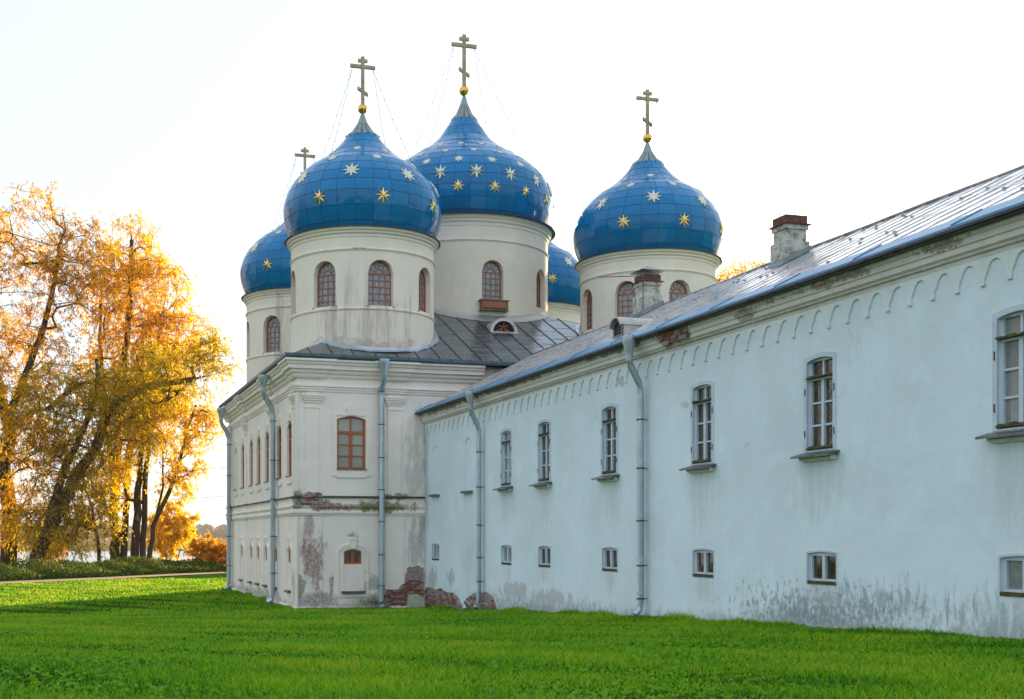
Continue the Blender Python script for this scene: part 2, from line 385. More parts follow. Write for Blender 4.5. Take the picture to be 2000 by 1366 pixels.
# ------------------------------------------------------------------ mesh helpers
class MB:
    def __init__(self):
        self.v, self.f = [], []

    def add(self, vs_, fs):
        o = len(self.v)
        self.v += [tuple(p) for p in vs_]
        self.f += [tuple(i + o for i in q) for q in fs]
        return self

    def box(self, a, b):
        x0, y0, z0 = a
        x1, y1, z1 = b
        return self.add([(x0, y0, z0), (x1, y0, z0), (x1, y1, z0), (x0, y1, z0), (x0, y0, z1), (x1, y0, z1), (x1, y1, z1), (x0, y1, z1)],
                        [(0, 3, 2, 1), (4, 5, 6, 7), (0, 1, 5, 4), (1, 2, 6, 5), (2, 3, 7, 6), (3, 0, 4, 7)])

    def prism(self, poly, P, d0, d1):
        n = len(poly)
        self.add([P(a, b, d0) for a, b in poly] + [P(a, b, d1) for a, b in poly],
                 [tuple(range(n)), tuple(range(2 * n - 1, n - 1, -1))] + [(i, i + n, (i + 1) % n + n, (i + 1) % n) for i in range(n)])
        return self

    def lathe(self, prof, cx, cy, n=48, a0=0.0, a1=2 * PI, close=False):
        m = len(prof)
        full = abs(a1 - a0 - 2 * PI) < 1e-6
        k = n if full else n + 1
        vs_ = []
        for i in range(k):
            a = a0 + (a1 - a0) * i / n
            vs_ += [(cx + r * math.sin(a), cy - r * math.cos(a), z) for r, z in prof]
        fs = []
        for i in range(n):
            j = (i + 1) % k
            for q in range(m - 1 + (1 if close else 0)):
                q2 = (q + 1) % m
                fs.append((i * m + q, j * m + q, j * m + q2, i * m + q2))
        return self.add(vs_, fs)

    def tube(self, pts, rad, n=8, cap=True):
        pts = [Vector(p) for p in pts]
        if not isinstance(rad, (list, tuple)):
            rad = [rad] * len(pts)
        vs_, fs = [], []
        ref = Vector((0, 0, 1))
        for i, p in enumerate(pts):
            d = (pts[min(i + 1, len(pts) - 1)] - pts[max(i - 1, 0)]).normalized()
            up = ref if abs(d.dot(ref)) < 0.95 else Vector((0, 1, 0))
            s = d.cross(up).normalized()
            u = s.cross(d).normalized()
            vs_ += [p + (s * math.cos(2 * PI * k / n) + u * math.sin(2 * PI * k / n)) * rad[i] for k in range(n)]
        for i in range(len(pts) - 1):
            for k in range(n):
                fs.append((i * n + k, i * n + (k + 1) % n, (i + 1) * n + (k + 1) % n, (i + 1) * n + k))
        if cap:
            fs.append(tuple(range(n - 1, -1, -1)))
            fs.append(tuple((len(pts) - 1) * n + k for k in range(n)))
        return self.add(vs_, fs)

    def sweep(self, prof, path, closed=False, caps=True):
        """prof [(out, z)] swept along plan path [(x, y)]; 'out' is to the right of travel"""
        n, m = len(path), len(prof)
        offs = []
        for i in range(n):
            def nrm(a, b):
                d = Vector((b[0] - a[0], b[1] - a[1])).normalized()
                return Vector((d.y, -d.x))
            ns = []
            if closed or i > 0:
                ns.append(nrm(path[i - 1], path[i]))
            if closed or i < n - 1:
                ns.append(nrm(path[i], path[(i + 1) % n]))
            if len(ns) == 2:
                s = ns[0] + ns[1]
                o = s / max(0.3, (1 + ns[0].dot(ns[1])))
            else:
                o = ns[0]
            offs.append(o)
        vs_ = [(path[i][0] + offs[i].x * o, path[i][1] + offs[i].y * o, z) for i in range(n) for o, z in prof]
        fs = []
        for i in range(n if closed else n - 1):
            j = (i + 1) % n
            for q in range(m):
                q2 = (q + 1) % m
                fs.append((i * m + q, j * m + q, j * m + q2, i * m + q2))
        if caps and not closed:
            fs.append(tuple(range(m)))
            fs.append(tuple((n - 1) * m + q for q in range(m - 1, -1, -1)))
        return self.add(vs_, fs)

    def mesh(self, name, org=(0, 0, 0)):
        me = bpy.data.meshes.new(name)
        ox, oy, oz = org
        me.from_pydata([(x - ox, y - oy, z - oz) for x, y, z in self.v], [], self.f)
        return me


ORG = {}


def org_of(o):
    while o is not None and o.parent is not None:
        o = o.parent
    return ORG.get(o.name, (0, 0, 0)) if o is not None else (0, 0, 0)


def finish(me, mat, smooth=None):
    me.materials.append(mat)
    if smooth is not None:
        for p in me.polygons:
            p.use_smooth = True
        me.set_sharp_from_angle(angle=R(smooth))
    me.validate()
    return me


def recalc(me):
    import bmesh
    b = bmesh.new()
    b.from_mesh(me)
    bmesh.ops.recalc_face_normals(b, faces=b.faces)
    b.to_mesh(me)
    b.free()


def link(name, me, parent=None, matrix=None):
    o = bpy.data.objects.new(name, me)
    COL.objects.link(o)
    if parent is not None:
        o.parent = parent
    if matrix is not None:
        o.matrix_local = matrix
    return o


def build(name, mb, mat, parent=None, smooth=None, fix=True):
    """link a builder's geometry (world coordinates) as one mesh object under parent"""
    me = mb.mesh(name, org_of(parent))
    if fix:
        recalc(me)
    finish(me, mat, smooth)
    return link(name, me, parent)


def tag(o, label, cat, group=None, kind=None):
    if label:
        o['label'] = label
    if cat:
        o['category'] = cat
    if group:
        o['group'] = group
    if kind:
        o['kind'] = kind
    return o


def thing(name, label, cat, loc, group=None):
    o = bpy.data.objects.new(name, None)
    COL.objects.link(o)
    o.location = loc
    o.empty_display_size = 0.5
    ORG[o.name] = tuple(loc)
    return tag(o, label, cat, group)


def Lm(x, y, z, rz, root):
    """matrix of a piece standing at world (x, y, z), turned rz, local to root"""
    ox, oy, oz = ORG[root.name]
    return Matrix.Translation((x - ox, y - oy, z - oz)) @ Matrix.Rotation(rz, 4, 'Z')


def wall_holes(mb, P, u0, u1, z0, z1, holes, depth, du=None):
    """wall sheet with arched openings and reveals. holes: (uc, hw, zb, zspring, rise, circular)"""
    def top(h, u):
        q = min(1.0, abs(u - h[0]) / h[1])
        return h[3] + h[4] * (math.sqrt(max(0, 1 - q * q)) if h[5] else (1 - q * q))
    us = {u0, u1}
    for h in holes:
        k = 12 if h[4] > 0 else 1
        us |= {round(h[0] - h[1] + 2 * h[1] * i / k, 5) for i in range(k + 1)}
    if du:
        us |= {u0 + (u1 - u0) * i / max(1, round((u1 - u0) / du)) for i in range(round((u1 - u0) / du) + 1)}
    us = sorted(u for u in us if u0 - 1e-6 <= u <= u1 + 1e-6)
    us = [u for i, u in enumerate(us) if i == 0 or u - us[i - 1] > 1e-4]
    for a, b in zip(us, us[1:]):
        m = (a + b) / 2
        hs = sorted([h for h in holes if abs(m - h[0]) < h[1]], key=lambda h: h[2])
        lo_a = lo_b = z0
        for h in hs:
            mb.add([P(a, lo_a, 0), P(b, lo_b, 0), P(b, h[2], 0), P(a, h[2], 0)], [(0, 1, 2, 3)])
            ta, tb = top(h, a), top(h, b)
            mb.add([P(a, h[2], 0), P(b, h[2], 0), P(b, h[2], depth), P(a, h[2], depth)], [(0, 1, 2, 3)])
            mb.add([P(a, ta, 0), P(a, ta, depth), P(b, tb, depth), P(b, tb, 0)], [(0, 1, 2, 3)])
            lo_a, lo_b = ta, tb
        mb.add([P(a, lo_a, 0), P(b, lo_b, 0), P(b, z1, 0), P(a, z1, 0)], [(0, 1, 2, 3)])
    for h in holes:
        for s in (-1, 1):
            u = h[0] + s * h[1]
            q = [P(u, h[2], 0), P(u, h[2], depth), P(u, h[3], depth), P(u, h[3], 0)]
            mb.add(q if s < 0 else q[::-1], [(0, 1, 2, 3)])


def Pxz(a, b, d):
    return (a, d, b)


def arch_poly(hw, zb, zs, rise, circ, n=12):
    pts = [(-hw, zb), (hw, zb)]
    for i in range(n + 1):
        u = hw - 2 * hw * i / n
        q = abs(u) / hw
        if circ:
            a = PI * i / n
            pts.append((hw * math.cos(a), zs + rise * math.sin(a)))
        else:
            pts.append((u, zs + rise * (1 - q * q)))
    return pts


def ring(mb, outer, inner, d0, d1):
    """frame between two outlines with the same number of points"""
    n = len(outer)
    vs_ = [(a, d0, b) for a, b in outer] + [(a, d0, b) for a, b in inner] + [(a, d1, b) for a, b in outer] + [(a, d1, b) for a, b in inner]
    fs = []
    for i in range(n):
        j = (i + 1) % n
        fs += [(i, j, n + j, n + i), (2 * n + i, 3 * n + i, 3 * n + j, 2 * n + j), (i, 2 * n + i, 2 * n + j, j), (n + i, n + j, 3 * n + j, 3 * n + i)]
    mb.add(vs_, fs)


# ------------------------------------------------------------------ terrain
def ground_z(x, y):
    return float(np.interp(y, [-60, 4, 15.4, 28, 47.5, 70, 92, 104, 124, 140, 520, 560, 900, 3000],
                           [-1.5, -1.42, -1.65, -2.13, -2.96, -2.95, -2.9, -3.0, -6.6, -8, -8, -5.2, -4.5, 2]))


t = NT('lawn_soil')
n = t.noise(0.4, 5)
c = t.mix(t.rng(n, 0.3, 0.7), (0.022, 0.065, 0.005), (0.035, 0.095, 0.007))
c = t.mix(t.rng(t.noise(1.7, 6, 0.7), 0.6, 0.72), c, (0.06, 0.065, 0.015))
sx = t.new('ShaderNodeSeparateXYZ')
t.l.new(t.pos, sx.inputs[0])
far = t.rng(sx.outputs[1], 300, 520)
c = t.mix(far, c, (0.20, 0.13, 0.05))
t.set(Base_Color=c, Roughness=1.0, Specular_IOR_Level=0.0)
t.bump(t.noise(12, 5, 0.7), 0.9, 0.05)
M['ground'] = t.m
xs = [-3000, -1500, -700, -300, -150] + list(range(-80, 81, 4)) + [150, 300, 700, 1500, 3000]
ys = [-3000, -1500, -600, -200, -80] + list(range(-40, 148, 4)) + [180, 250, 350, 450, 510, 530, 545, 560, 600, 700, 900, 1400, 2200, 3000]
mb = MB()
rg = random.Random(3)
mb.add([(x, y, ground_z(x, y) + (rg.uniform(-.03, .03) if -60 < x < 6 and 0 < y < 90 else 0)) for y in ys for x in xs],
       [(j * len(xs) + i, j * len(xs) + i + 1, (j + 1) * len(xs) + i + 1, (j + 1) * len(xs) + i) for j in range(len(ys) - 1) for i in range(len(xs) - 1)])
g = build('ground', mb, M['ground'], smooth=60, fix=False)
tag(g, 'green lawn sloping gently down to the church and on to the river', 'ground', kind='structure')
t = NT('river_water')
t.set(Base_Color=(0.03, 0.045, 0.06), Roughness=0.12, Specular_IOR_Level=0.9)
t.bump(t.noise((0.5, 0.16, 1), 4), 0.35, 0.3)
mb = MB().add([(-2500, 118, -6.4), (2500, 118, -6.4), (2500, 556, -6.4), (-2500, 556, -6.4)], [(0, 1, 2, 3)])
tag(build('river', mb, t.m, fix=False), 'pale river seen between the tree trunks', 'river', kind='structure')
t = NT('leaf_strewn_path')
n = t.noise(5, 5, 0.7)
t.set(Base_Color=t.mix(t.rng(n, 0.45, 0.6), (0.20, 0.13, 0.075), (0.24, 0.17, 0.12)), Roughness=0.95)
t.bump(n, 0.6, 0.03)
mb = MB()
pp = [(-60, 57), (-30, 66.5), (-14, 73.5), (-3.4, 79), (3.5, 85.5), (8, 91), (13, 97), (24, 110)]
mb.add([(x, y + s * 1.9, ground_z(x, y + s * 1.9) + 0.05) for x, y in pp for s in (-1, 0, 1)],
       [q for i in range(len(pp) - 1) for q in ((i * 3, i * 3 + 3, i * 3 + 4, i * 3 + 1), (i * 3 + 1, i * 3 + 4, i * 3 + 5, i * 3 + 2))])
tag(build('path', mb, t.m), 'leaf-strewn earth path along the far edge of the lawn', 'path', kind='structure')

# ------------------------------------------------------------------ the church
GZ = -2.98
church = thing('church', 'white church with five blue star-studded onion domes on round drums', 'church', (19.7, 57.5, GZ))
FX, LY = 47.5, 9.2                                   # front wall plane Y, left wall plane X


def P_front(u, z, d):
    return (u, FX + d, z)


def P_left(u, z, d):                                  # u runs along -Y
    return (LY + d, -u, z)


front_holes = [(11.45, 0.60, 2.72, 4.74, 0.13, False), (11.51, 0.37, -1.13, -0.63, 0.10, False)]
left_up = [49.0, 51.35, 54.5, 56.9, 59.2, 62.0, 64.6]
left_lo = [49.0, 52.2, 54.8, 57.0, 59.2, 62.3]
left_holes = [(-y, 0.52, 2.50, 4.50, 0.22, False) for y in left_up] + [(-y, 0.30, -1.10, -0.62, 0.12, False) for y in left_lo]
mb = MB()
wall_holes(mb, P_front, 9.2, 30.2, -3.4, 7.1, front_holes, 0.30)
build('front_wall', mb, M['church'], church, fix=False)
mb = MB()
wall_holes(mb, P_left, -67.5, -47.5, -3.4, 7.1, left_holes, 0.30)
build('side_wall', mb, M['church'], church, fix=False)
mb = MB()
mb.add([(9.2, 67.5, -3.4), (30.2, 67.5, -3.4), (30.2, 67.5, 7.1), (9.2, 67.5, 7.1), (30.2, 47.5, -3.4), (30.2, 47.5, 7.1)],
       [(1, 0, 3, 2), (4, 1, 2, 5)])
build('back_wall', mb, M['church'], church, fix=False)


def jog_path(p, end_x, left_iv, front_iv, y_far=67.5):
    pts = []
    y = y_far
    for a, b in sorted(left_iv, reverse=True):       # (y high, y low)
        if a < y - 1e-6:
            pts += [(LY, y), (LY, a)] if (not pts or pts[-1] != (LY, y)) else [(LY, a)]
        pts += [(LY - p, a), (LY - p, b)]
        y = b
        if b > 47.6:
            pts.append((LY, b))
    x = LY
    pts[-1] = (LY - p, FX - p)
    for a, b in sorted(front_iv):
        if a > 9.3:
            pts += [(a, FX), (a, FX - p)]
        pts += [(b, FX - p), (b, FX)]
    pts.append((end_x, FX))
    out = []
    for q in pts:
        if not out or (abs(out[-1][0] - q[0]) + abs(out[-1][1] - q[1])) > 1e-5:
            out.append(q)
    return out


LIV = [(67.5, 65.9), (61.35, 60.45), (53.8, 52.85), (48.35, 47.5)]
FIV = [(9.2, 10.28), (12.76, 13.74)]
top_path = jog_path(0.09, 17.05, LIV, FIV)
# entablature: architrave, then the stepped cornice
build('architrave', MB().sweep([(-.05, 5.83), (.04, 5.83), (.045, 5.90), (.075, 5.92), (.08, 5.98), (.12, 6.02), (.12, 6.06), (-.05, 6.07)], top_path), M['trim'], church)
build('cornice', MB().sweep([(-.05, 6.36), (.05, 6.37), (.10, 6.44), (.10, 6.50), (.17, 6.54), (.20, 6.60), (.20, 6.67), (.31, 6.70), (.32, 6.84),
                             (.37, 6.87), (.40, 6.95), (.46, 7.0), (.46, 7.08), (-.05, 7.09)], top_path), M['trim'], church)
belt_path = jog_path(0.07, 14.56, LIV, FIV)
build('belt_course', MB().sweep([(-.05, 0.84), (.03, 0.85), (.05, 0.92), (.09, 0.94), (.09, 1.02), (.06, 1.04), (.055, 1.10), (.12, 1.20), (.12, 1.24), (.04, 1.26),
                                 (.04, 1.52), (.09, 1.55), (-.05, 1.60)], belt_path), M['trim'], church)
build('belt_flashing', MB().sweep([(.0, 1.604), (.13, 1.555), (.135, 1.57), (.0, 1.64)], belt_path), M['flash'], church)


def pilaster(name, a, b, z0, z1, face, out=0.06, cap=False):
    mb = MB()
    P = P_front if face == 'f' else P_left
    pr = lambda u0, u1, za, zb, o: mb.prism([(u0, za), (u1, za), (u1, zb), (u0, zb)], P, -o, 0.05)
    pr(a, b, z0, z1, out)
    if cap:
        pr(a - .03, b + .03, z1 - .04, z1, out + .03)
        for i, (dz, w) in enumerate(((.17, .05), (.26, .10), (.35, .15), (.43, .19))):
            pr(a - w, b + w, z1 + dz, z1 + dz + .085, out + w * .8)
        pr(a, b, z1, z1 + .62, out - .004)
    build(name, mb, M['trim'] if cap else M['church'], church)


for a, b in ((9.57, 10.1), (12.97, 13.52)):
    pilaster('pilaster', a, b, 1.61, 5.2, 'f', cap=True)
for a, b in ((-48.2, -47.75), (-53.6, -53.05), (-61.2, -60.65), (-67.2, -66.3)):
    pilaster('pilaster', a, b, 1.61, 5.2, 'l', cap=True)
for a, b in ((9.35, 10.22), (12.85, 13.66)):
    pilaster('lower_pilaster', a, b, -3.3, 0.86, 'f', 0.05)
for a, b in ((-48.3, -47.62), (-53.7, -52.95), (-61.3, -60.5), (-67.4, -66.0)):
    pilaster('lower_pilaster', a, b, -3.3, 0.86, 'l', 0.05)
build('corner_roll', MB().tube([(9.2, 47.5, -3.2), (9.2, 47.5, 5.83)], 0.07, 8), M['trim'], church, 40)
mb = MB().sweep([(-.1, -3.3), (.10, -3.3), (.10, -2.86), (.05, -2.80), (-.1, -2.80)], [(9.2, 67.5), (9.2, 47.5), (14.5, 47.5)])
build('plinth', mb, M['church'], church)

# windows of the walls -----------------------------------------------------
def grid_window(kind, hw, zb, zs, rise, circ, parent, matrix, frame_mat, glass_mat, upper=None, rows=3, d=0.16, fw=0.07, panes=True, name='window'):
    """casement: arched frame, mullion, transom, glazing bars; panes are sub-parts. local: z from zb, outward -y"""
    mb = MB()
    out = arch_poly(hw, zb, zs, rise, circ)
    inn = arch_poly(hw - fw, zb + fw, zs, max(0.01, rise - fw * .6), circ)
    inn = [(a, min(b, zs + rise - fw)) if not circ else (a, b) for a, b in inn]
    ring(mb, out, inn, d, d + 0.09)
    pr = lambda x0, x1, z0, z1, y0, y1: mb.box((x0, y0, z0), (x1, y1, z1))
    zt = upper if upper else None
    mw = 0.045 if kind == 'wing' else 0.06
    top_in = zs + rise - fw
    pr(-mw, mw, zb + fw * .5, (zt or top_in), d - .01, d + .075)
    if zt:
        pr(-hw + .02, hw - .02, zt - .05, zt + .05, d - .015, d + .07)
        pr(-.025, .025, zt, top_in + .02, d + .004, d + .065)
    zz0, zz1 = zb + fw, (zt - .05 if zt else top_in)
    bars = [zz0 + (zz1 - zz0) * i / rows for i in range(1, rows)]
    for z in bars:
        pr(-hw + .03, -mw + .01, z - .02, z + .02, d + .01, d + .06)
        pr(mw - .01, hw - .03, z - .02, z + .02, d + .01, d + .06)
    me = mb.mesh(name)
    recalc(me)
    finish(me, frame_mat)
    w = link(name, me, parent, matrix)
    # panes
    def pane(x0, x1, z0, z1, arched=False):
        q = MB()
        if arched:
            n = 5
            tz = lambda x: zs + (rise - fw * .6) * (1 - min(1, abs(x) / (hw - fw * .5)) ** 2) if not circ else z1
            pts = [(x0, z0), (x1, z0)] + [(x1 + (x0 - x1) * i / n, tz(x1 + (x0 - x1) * i / n)) for i in range(n + 1)]
        else:
            pts = [(x0, z0), (x1, z0), (x1, z1), (x0, z1)]
        q.prism(pts, Pxz, d + .05, d + .058)
        return q
    key = (kind, hw, zb, zs, rows)
    lib = PANES.setdefault(key, {})
    spec = []
    zs_ = [zz0] + bars + [zz1]
    for i in range(rows):
        for s in (-1, 1):
            a, b = sorted((s * (mw - .01), s * (hw - fw * .6)))
            spec.append((i, s, pane(a, b, zs_[i], zs_[i + 1], arched=(not zt and i == rows - 1))))
    if zt:
        for s in (-1, 1):
            a, b = sorted((s * .015, s * (hw - fw * .6)))
            spec.append((rows, s, pane(a, b, zt + .03, zs, True)))
    if panes:
        for i, s, q in spec:
            if (i, s) not in lib:
                me = q.mesh('pane')
                recalc(me)
                lib[(i, s)] = finish(me, glass_mat)
            link('pane', lib[(i, s)], w)
    else:
        q = MB()
        for i, s, p in spec:
            q.add(p.v, p.f)
        me = q.mesh('glazing')
        recalc(me)
        link('glazing', finish(me, glass_mat), w)
    return w


PANES = {}
w = grid_window('front', 0.60, 0, 2.02, 0.13, False, church, Lm(11.45, FX, 2.72, 0, church), M['orange'], M['glass_grey'], upper=1.50, rows=3, d=0.12, fw=0.09)
for y in left_up[:-1]:
    grid_window('side', 0.52, 0, 2.0, 0.22, False, church, Lm(LY, y, 2.5, -PI / 2, church), M['brownframe'], M['glass_drum'], upper=1.5, rows=3, d=0.07, fw=0.08, panes=False)
build('blind_niche', MB().box((LY + .14, 64.1, 2.5), (LY + .16, 65.1, 4.72)), M['church'], church)
w = grid_window('low', 0.37, 0, 0.50, 0.10, False, church, Lm(11.51, FX, -1.13, 0, church), M['orange'], M['glass_old'], rows=1, d=0.10, fw=0.075)
for y in left_lo:
    grid_window('sidelow', 0.30, 0, 0.48, 0.12, False, church, Lm(LY, y, -1.1, -PI / 2, church), M['brownframe'], M['glass_old'], rows=1, d=0.03, fw=0.06, panes=False)


def surround_up(P, uc, hw, zb, ztop):
    """raised plaster architrave with ears, keystone and apron"""
    mb = MB()
    pr = lambda u0, u1, z0, z1, o: mb.prism([(uc + u0, z0), (uc + u1, z0), (uc + u1, z1), (uc + u0, z1)], P, -o, .02)
    w = hw + .20
    pr(-w, -hw - .01, zb - .22, ztop - .55, .028)
    pr(hw + .01, w, zb - .22, ztop - .55, .028)
    pr(-w - .06, -hw - .01, ztop - .55, ztop + .10, .032)
    pr(hw + .01, w + .06, ztop - .55, ztop + .10, .032)
    pr(-hw - .01, hw + .01, ztop + .02, ztop + .10, .030)
    pr(-w - .02, w + .02, zb - .27, zb - .22, .05)
    pr(-hw - .02, hw + .02, zb - .34, zb - .03, .06)
    mb.prism([(uc - .14, ztop + .03), (uc + .14, ztop + .03), (uc + .22, ztop + .34), (uc + .16, ztop + .40), (uc + .07, ztop + .52), (uc - .07, ztop + .52), (uc - .16, ztop + .40), (uc - .22, ztop + .34)], P, -.07, .02)
    for k in (-.07, .07):
        mb.prism([(uc + k * .8 - .012, ztop + .04), (uc + k * .8 + .012, ztop + .04), (uc + k * 1.1 + .012, ztop + .40), (uc + k * 1.1 - .012, ztop + .40)], P, -.082, .02)
    build('window_surround', mb, M['trim'], church)
    q = MB().prism([(uc - hw - .03, zb - .03), (uc + hw + .03, zb - .03), (uc + hw + .03, zb + .01), (uc - hw - .03, zb + .01)], P, -.10, .12)
    build('window_sill', q, M['sill'], church)


surround_up(P_front, 11.45, 0.60, 2.72, 4.87)
for y in left_up:
    surround_up(P_left, -y, 0.52, 2.50, 4.72)


def surround_low(P, uc, hw, zb, ztop, panel=True):
    mb = MB()
    n = 14
    for o, w0, w1, h in ((.06, hw + .20, hw + .28, .30), (.035, hw + .03, hw + .20, .28)):
        arc = lambda w, e: [(uc + w * math.cos(PI * i / n), ztop - .10 + (h + e) * math.sin(PI * i / n) * (1.0 if abs(i - n / 2) > 1 else 1.05)) for i in range(n + 1)]
        a, b = arc(w1, .04), arc(w0, -.06 if w0 > hw + .1 else -.14)
        for i in range(n):
            mb.prism([a[i], a[i + 1], b[i + 1], b[i]], P, -o, .02)
    for s in (-1, 1):
        u = sorted((uc + s * (hw + .21), uc + s * (hw + .28)))
        mb.prism([(u[0], -2.45), (u[1], -2.45), (u[1], ztop - .1), (u[0], ztop - .1)], P, -.045, .02)
        u = sorted((uc + s * (hw + .02), uc + s * (hw + .09)))
        mb.prism([(u[0], -2.2), (u[1], -2.2), (u[1], ztop - .1), (u[0], ztop - .1)], P, -.035, .02)
    mb.prism([(uc - .09, ztop + .03), (uc + .09, ztop + .03), (uc + .15, ztop + .42), (uc - .15, ztop + .42)], P, -.10, .02)
    mb.prism([(uc - .17, ztop + .40), (uc + .17, ztop + .40), (uc + .11, ztop + .52), (uc - .11, ztop + .52)], P, -.13, .02)
    mb.prism([(uc - hw - .15, -2.46), (uc + hw + .15, -2.46), (uc + hw + .15, -2.32), (uc - hw - .15, -2.32)], P, -.05, .02)
    build('window_surround', mb, M['trim'], church)
    q = MB().prism([(uc - hw - .11, -2.31), (uc + hw + .11, -2.31), (uc + hw + .11, -2.22), (uc - hw - .11, -2.22)], P, -.16, .02)
    build('window_sill', q, M['gutter'], church)


surround_low(P_front, 11.51, 0.37, -1.13, -0.53)
for y in left_lo:
    surround_low(P_left, -y, 0.30, -1.10, -0.50)

# drums and domes ------------------------------------------------------------
def spline(pts, k=6):
    """smooth curve through the profile points (r, z)"""
    out = []
    n = len(pts)
    for i in range(n - 1):
        p0, p1, p2, p3 = (np.array(pts[max(i - 1, 0)]), np.array(pts[i]), np.array(pts[i + 1]), np.array(pts[min(i + 2, n - 1)]))
        for j in range(k):
            s = j / k
            out.append(tuple(.5 * ((2 * p1) + (-p0 + p2) * s + (2 * p0 - 5 * p1 + 4 * p2 - p3) * s * s + (-p0 + 3 * p1 - 3 * p2 + p3) * s ** 3)))
    out.append(tuple(pts[-1]))
    return out


PROF_S = [(3.03, 12.77), (3.19, 13.05), (3.36, 13.5), (3.44, 13.95), (3.42, 14.35), (3.30, 14.75), (3.10, 15.15), (2.80, 15.53), (2.37, 15.94), (1.78, 16.33),
          (1.38, 16.65), (1.08, 16.95), (0.86, 17.2), (0.70, 17.45)]
PROF_L = [(3.95, 15.17), (4.17, 15.55), (4.34, 16.05), (4.42, 16.5), (4.40, 16.93), (4.26, 17.4), (4.00, 17.84), (3.50, 18.36), (3.02, 18.7), (2.52, 19.05),
          (1.93, 19.42), (1.33, 19.94), (0.97, 20.45), (0.62, 20.97)]
ROWS_S = [12.80, 13.02, 13.62, 14.22, 14.72, 15.18, 15.58, 15.94, 16.27, 16.62, 17.02, 17.45]
ROWS_L = [15.20, 15.42, 15.98, 16.54, 17.08, 17.56, 18.0, 18.38, 18.72, 19.07, 19.45, 19.95, 20.45, 20.97]
AXES = {'A': (12.82, 51.1), 'B': (26.6, 51.1), 'C': (12.82, 63.9), 'D': (25.75, 63.9), 'E': (19.7, 57.5)}


def prof_fn(prof):
    d = spline(prof, 8)
    rr, zz = np.array([p[0] for p in d]), np.array([p[1] for p in d])
    return lambda z: float(np.interp(z, zz, rr))


def panel_mesh(fn, z0, z1, ncol, name='dome_panel'):
    """one enamelled sheet of the dome, axis at the origin, centred on angle 0, with turned-down edges"""
    nu, nv = 3, 3
    zc = [z0 + .010 + (z1 - z0 - .020) * j / nv for j in range(nv + 1)]
    mb = MB()
    vs_ = []
    bulge = .016
    for j, z in enumerate(zc):
        r = fn(z)
        ha = PI / ncol - .007 / max(r, .3)
        for i in range(nu + 1):
            a = -ha + 2 * ha * i / nu
            rr = r + bulge
            vs_.append((rr * math.sin(a), -rr * math.cos(a), z))
    W = nu + 1
    fs = [(j * W + i, j * W + i + 1, (j + 1) * W + i + 1, (j + 1) * W + i) for j in range(nv) for i in range(nu)]
    rim = list(range(W)) + [j * W + nu for j in range(1, nv + 1)] + [nv * W + i for i in range(nu - 1, -1, -1)] + [j * W for j in range(nv - 1, 0, -1)]
    o = len(vs_)
    for q in rim:
        x, y, z = vs_[q]
        k = 1 - .03 / max(.2, math.hypot(x, y))
        vs_.append((x * k, y * k, z))
    for i in range(len(rim)):
        j = (i + 1) % len(rim)
        fs.append((rim[j], rim[i], o + i, o + j))
    mb.add(vs_, fs)
    return mb


STAR = MB()
_pts = []
for i in range(16):
    a = PI * i / 8
    r = 1.0 if i % 2 == 0 else .40
    _pts.append((r * math.sin(a), 0.0, r * math.cos(a)))
STAR.add([(0, -.20, 0)] + _pts + [(x, .06, z) for x, y, z in _pts], [(0, 1 + i, 1 + (i + 1) % 16) for i in range(16)] + [(1 + i, 17 + i, 17 + (i + 1) % 16, 1 + (i + 1) % 16) for i in range(16)])
star_me = STAR.mesh('star')
recalc(star_me)
finish(star_me, M['star'])

star_sky_sheen = star_me.copy()
star_sky_sheen.materials[0] = M['star_sky_sheen']

drum_win_lib = {}


